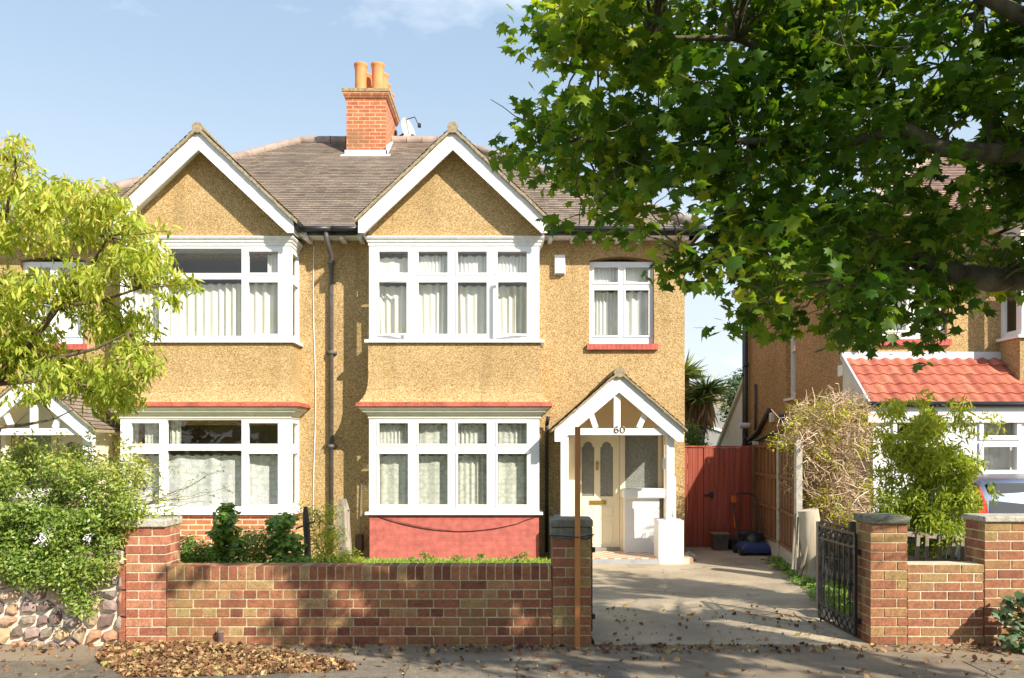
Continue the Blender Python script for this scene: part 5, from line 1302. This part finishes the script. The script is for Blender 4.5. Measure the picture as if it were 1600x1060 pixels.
gshrub('sprawling pale grass-like plant right of the wispy shrub',[(540,872),(555,878),(530,880),(565,882),(550,868)],12.2,100,.16,.06,'bambooleaf',LANCE,name='tufted_plant',cat='plant')
gshrub('low creeper between the dark post and the thick weathered post',[(470,885),(490,890),(455,888),(510,890),(400,892),(370,892),(330,893),(430,893),(300,893)],9.0,240,.15,.05,'vineleaf',OVAL,name='ground_creeper',cat='plant')
# little weeds before the pink brickwork
for i,(px,py) in enumerate([(662,866),(670,872),(714,870),(753,868),(808,872),(820,866),(645,874)]):
    c=P(px,py,13.0); c.z=max(c.z,.08)
    t=thing('weed_plant',(c.x,c.y,.03),'small green weed at the foot of the pink brick base','weed','weeds at the foot of the pink brick base'); 
    p,d=spray([c],26,.09,.6); mkleaves('leaves',t,p,d,OVAL,'vineleaf',.07)
    b=MB(); b.tube([(c.x,c.y,.02),(c.x,c.y,c.z+.04)],.006,5); b.build('stem',M['vineleaf'],t)
# grass
def grass(name,region,n,h,label,z=.03):
    pts=[]
    xs=[p[0] for p in region];ys=[p[1] for p in region]
    while len(pts)<n:
        a=random.uniform(min(xs),max(xs));b=random.uniform(min(ys),max(ys))
        if inpoly(a,b,region): pts.append((a,b,z))
    p=np.array(pts); N=len(p); ax=unit(N)*.35; ax[:,2]=1; nr=unit(N); nr[:,2]*=.2
    o=leafmesh(name,M['grass'],BLADE[0],BLADE[1],p,nr,ax,h*(.6+.8*RNG.random(N)),RNG.random(N)); tag(o,label,'grass',kind='stuff')
grass('lawn_grass',[(-3.2,10.2),(.75,10.2),(.7,13.2),(-3.2,13.2)],16000,.07,'short sunlit lawn grass behind the long brick wall')
grass('verge_grass',[(3.6,8.9),(3.95,9.8),(4.12,11.4),(4.3,12.9),(4.6,12.9),(4.7,9.0)],3500,.07,'grass and weeds along the driveway edge by the stump',.02)
def cover(name,pts,n,rad,size,mat,label,tpl=OVAL,z=.05):
    p,d=spray(pts,n,rad,.25); p[:,2]=np.abs(p[:,2]-z)+z; mk=mkleaves(name,None,p,d,tpl,mat,size); tag(mk,label,'ground cover',kind='stuff')
cover('verge_ground_cover',[(4.05,11.0,.06),(4.15,11.6,.06),(4.0,10.4,.06),(3.9,9.9,.06),(4.2,12.4,.05),(3.85,9.4,.06),(4.3,10.6,.06),(4.35,13.1,.05)],220,.26,.06,'vineleaf','low leafy weeds beside the stump and fence')
# ------------------------------------------------------------------ dead climber hedge and bamboo bush (right)
def hedge():
    t=thing('overgrown_hedge',(5.0,12.2,0),'big tangle of pale dead twigs with yellow-green tips beside the stump','hedge')
    poly=[(1225,655),(1262,640),(1300,622),(1345,632),(1372,690),(1372,740),(1365,800),(1340,830),(1290,825),(1258,800),(1238,770),(1232,720)]
    cs=[c for c in clumps(poly,15,12.0,12.8,.5,2) if not(c.x>5.3 and c.y>12.15)]; b=MB()
    for c in cs:
        for _ in range(13):
            v=Vector((random.uniform(-.5,1),random.uniform(-1,.3),random.uniform(-.35,1))).normalized()*random.uniform(.12,.42)
            s=c+Vector((random.uniform(-.12,.12),random.uniform(-.2,.2),random.uniform(-.12,.12)))
            q=s+v*.5+Vector((random.uniform(-.06,.06),0,random.uniform(-.06,.06))); e=s+v+Vector((0,0,-.05))
            b.tube([s,q,e],[.0065,.0055,.003],3,cap=False,att=random.random())
    b.build('twigs',M['twig'],t,attr='rnd',recalc=False)
    b=MB()
    for c in cs[::14]: branch(b,Vector((4.95+random.uniform(-.2,.3),12.2,0)),c,.03,.008,.08,6)
    b.build('stems',M['oldwood'],t)
    tips=[(1248,640),(1260,655),(1285,632),(1292,645),(1318,640),(1310,655),(1215,690),(1232,696),(1240,665),(1285,710),(1275,785),(1290,775),(1308,790),(1325,810),(1300,805),(1340,640),(1350,660),(1330,815),(1270,700),(1345,700),(1355,760),(1320,730),(1300,680)]
    q=[P(px,py,12.0+random.uniform(-.15,.15)) for px,py in tips]
    p,d=spray(q,110,.2,.9); mkleaves('yellow_sprays',t,p,d,OVAL,'yellowleaf',.045)
    p,d=spray(cs,26,.25,1); m=RNG.random(len(p))<.8; mkleaves('sparse_leaves',t,p[m],d[m],OVAL,'yellowleaf',.032)
hedge()
def bamboo():
    t=thing('bamboo_bush',(4.6,8.9,0),'bright yellow-green feathery bush between the twiggy hedge and the parked car','bush')
    poly=[(1372,650),(1395,632),(1450,628),(1480,650),(1500,690),(1530,720),(1530,760),(1515,800),(1490,840),(1420,860),(1385,840),(1372,790),(1382,740),(1368,700)]
    cs=clumps(poly,24,8.5,9.1,.5,2,skip=.22)
    cs+=[P(px,py,8.8) for px,py in [(1520,735),(1535,770),(1505,660),(1545,665),(1500,640),(1410,622),(1470,620)]][:5]
    p,d=spray(cs,200,.18,.9); m=np.array([mnoise.noise(Vector(q)*4)>-.28 for q in p]); p=p[m];d=d[m]
    mkleaves('foliage',t,p,d,LANCE,'bambooleaf',.068,up=.5,out=.5,droop=.9,rnd=np.clip(RNG.random(len(p))*.7+.35*np.clip((p[:,2]-1.2),0,1),0,1))
    b=MB()
    for i in range(46):
        a=Vector((4.5+random.uniform(-.3,.4),8.9+random.uniform(-.2,.15),0)); c=random.choice(cs); branch(b,a,c,.007,.003,.04,6)
    b.build('canes',M['bambooleaf'],t)
bamboo()
simple_tree('wall_climber','grey-green broad-leaved plant growing at the foot of the brick pier, bottom right','plant',(5.0,7.5,0),[tuple(P(px,py,7.45+random.uniform(-.1,.08))) for px,py in [(1580,945),(1595,965),(1590,990),(1575,1000),(1600,1010),(1585,975),(1605,940),(1570,960),(1615,990)]],26,.09,.085,'ivy',.015,IVYL)
# ------------------------------------------------------------------ unseen trees across the street, added to darken front light and fill window reflections
def treeline():
    cs=[]
    for i in range(13):
        x=-34+i*5.6+random.uniform(-1,1); h=random.uniform(4.5,8.5)
        for _ in range(16): cs.append((x+random.gauss(0,1.7),-16+random.uniform(-1.5,1.5),1+(h-1)*random.random()))
    p,d=spray(cs,60,1.5,.9); o=mkleaves('unseen_treeline',None,p,d,OVAL,'fartree',.75); tag(o,'unseen dark green trees added across the street to darken the front light','trees',kind='stuff')
treeline()
# ------------------------------------------------------------------ leaf litter
def litter():
    pts=[]
    blob=[(150,1035),(170,1005),(280,1003),(420,1020),(540,1035),(560,1048),(430,1055),(320,1058),(200,1060)]
    for _ in range(8200):
        if random.random()<.86:
            while 1:
                px,py=random.uniform(130,570),random.uniform(1000,1062)
                if inpoly(px,py,blob) and (random.random()<1.25-abs(px-270)/330 or random.random()<.25) : break
            pile=max(0,1-abs(py-1025)/32)*max(0,1-abs(px-300)/300)
        else:
            px,py=random.uniform(0,1600),random.choice((random.uniform(1008,1020),random.uniform(1010,1062))); pile=0
            if 930<px<1330 and random.random()<.6: py=random.uniform(1008,1022)
        Y=F*H/(py-700); 
        if Y>7.68: Y=7.66
        pts.append((PX(px,Y),Y,.012+random.random()*.05*pile))
    for _ in range(160): pts.append((random.uniform(1,3.3),random.uniform(7.7,9.5),.02))
    p=np.array(pts); N=len(p); n=unit(N)*1.1; n[:,2]+=.8; ax=unit(N)
    tpl=([(0,-.5,0),(.3,-.2,.12),(.36,.15,.18),(0,.5,.05),(-.36,.15,.2),(-.3,-.2,.1),(0,0,-.02)],[(6,i,(i+1)%6) for i in range(6)])
    o=leafmesh('fallen_leaves',M['drylitter'],tpl[0],tpl[1],p,n,ax,.018+.06*RNG.random(N)**1.8,RNG.random(N)); tag(o,'brown fallen leaves drifted on the pavement below the brick wall','leaf litter',kind='stuff')
litter()
def split_islands(o):
    me=o.data; n=len(me.vertices); par=list(range(n))
    def f(a):
        while par[a]!=a: par[a]=par[par[a]]; a=par[a]
        return a
    for e in me.edges:
        a,b=f(e.vertices[0]),f(e.vertices[1])
        if a!=b: par[a]=b
    gr={}
    for p in me.polygons: gr.setdefault(f(p.vertices[0]),[]).append(p)
    if len(gr)<2: return
    V=[tuple(v.co) for v in me.vertices]
    for k,(r,ps) in enumerate(gr.items()):
        ids={};vv=[];ff=[]
        for p in ps:
            t=[]
            for i in p.vertices:
                if i not in ids: ids[i]=len(vv); vv.append(V[i])
                t.append(ids[i])
            ff.append(t)
        nm=bpy.data.meshes.new(me.name); nm.from_pydata(vv,[],ff); nm.materials.append(me.materials[0])
        nm.polygons.foreach_set('use_smooth',[p.use_smooth for p in ps])
        c=bpy.data.objects.new(o.name.split('.')[0],nm); COL.objects.link(c); c.parent=o.parent
    bpy.data.objects.remove(o)
for o in list(COL.objects):
    if o.type=='MESH' and o.name.split('.')[0] in ('gutter','porch_lining','porch_truss','waste_pipe','soffit','vent_cover','boiler_flue','lead_flashing','lean_to_gutter','dead_stem','gable_soffit','porch_soffit','downpipe','hinge','side_wall','interior') and not o.children: split_islands(o)
# ------------------------------------------------------------------ world, sun, camera
sd=Vector((.79,-.80,.78)).normalized()
w=bpy.data.worlds.new('World'); sc.world=w; w.use_nodes=True; nt=w.node_tree; bg=nt.nodes['Background']
sk=nt.nodes.new('ShaderNodeTexSky'); sk.sky_type='NISHITA'; sk.sun_disc=False; sk.sun_elevation=math.asin(sd.z); sk.sun_rotation=math.atan2(sd.x,sd.y)
sk.air_density=1.0; sk.dust_density=2.5; sk.ozone_density=1.5
tc=nt.nodes.new('ShaderNodeTexCoord'); mp=nt.nodes.new('ShaderNodeMapping'); mp.inputs['Scale'].default_value=(1,1,2.6); L(nt,tc.outputs['Generated'],mp.inputs[0])
cn=nt.nodes.new('ShaderNodeTexNoise'); cn.inputs['Scale'].default_value=2.2; cn.inputs['Detail'].default_value=7; cn.inputs['Roughness'].default_value=.55; L(nt,mp.outputs[0],cn.inputs['Vector'])
cr=ramp(nt,cn.outputs[0],[(.56,(0,0,0)),(.80,(1,1,1))])
# haze veil thicker near the horizon
sx=nt.nodes.new('ShaderNodeSeparateXYZ'); L(nt,tc.outputs['Generated'],sx.inputs[0])
hz=nt.nodes.new('ShaderNodeMapRange'); L(nt,sx.outputs[2],hz.inputs[0]); hz.inputs[1].default_value=0; hz.inputs[2].default_value=.55; hz.inputs[3].default_value=.85; hz.inputs[4].default_value=.60
skr=ramp(nt,sx.outputs[2],[(0,(.66,.68,.70)),(.18,(.58,.65,.71)),(.42,(.39,.515,.65)),(1,(.2,.34,.56))]); skm=mixc(nt,1.0,skr.outputs[0],(10,10,10),'MULTIPLY')
m1=mixc(nt,hz.outputs[0],sk.outputs[0],skm)
m2=mixc(nt,cr.outputs[0],m1,(9.5,9.7,10))
L(nt,m2,bg.inputs[0]); bg.inputs[1].default_value=.088
sun=bpy.data.lights.new('sun','SUN'); sun.energy=4.3; sun.angle=math.radians(.6); sun.color=(1,.92,.79)
so=bpy.data.objects.new('sun',sun); so.rotation_euler=sd.to_track_quat('Z','Y').to_euler(); so.location=(8,-8,12); COL.objects.link(so)
cam=bpy.data.cameras.new('camera'); cam.lens=36*F/1600; cam.shift_y=170/1600; cam.clip_end=600; cam.clip_start=.05
co=bpy.data.objects.new('camera',cam); co.location=(0,0,H); co.rotation_euler=(math.radians(90),0,0); COL.objects.link(co); sc.camera=co
sc.view_settings.view_transform='Standard'; sc.view_settings.look='None'; sc.view_settings.exposure=.9; sc.view_settings.gamma=1
sc.render.resolution_x=1024; sc.render.resolution_y=678
sc.cycles.max_bounces=8; sc.cycles.transparent_max_bounces=16
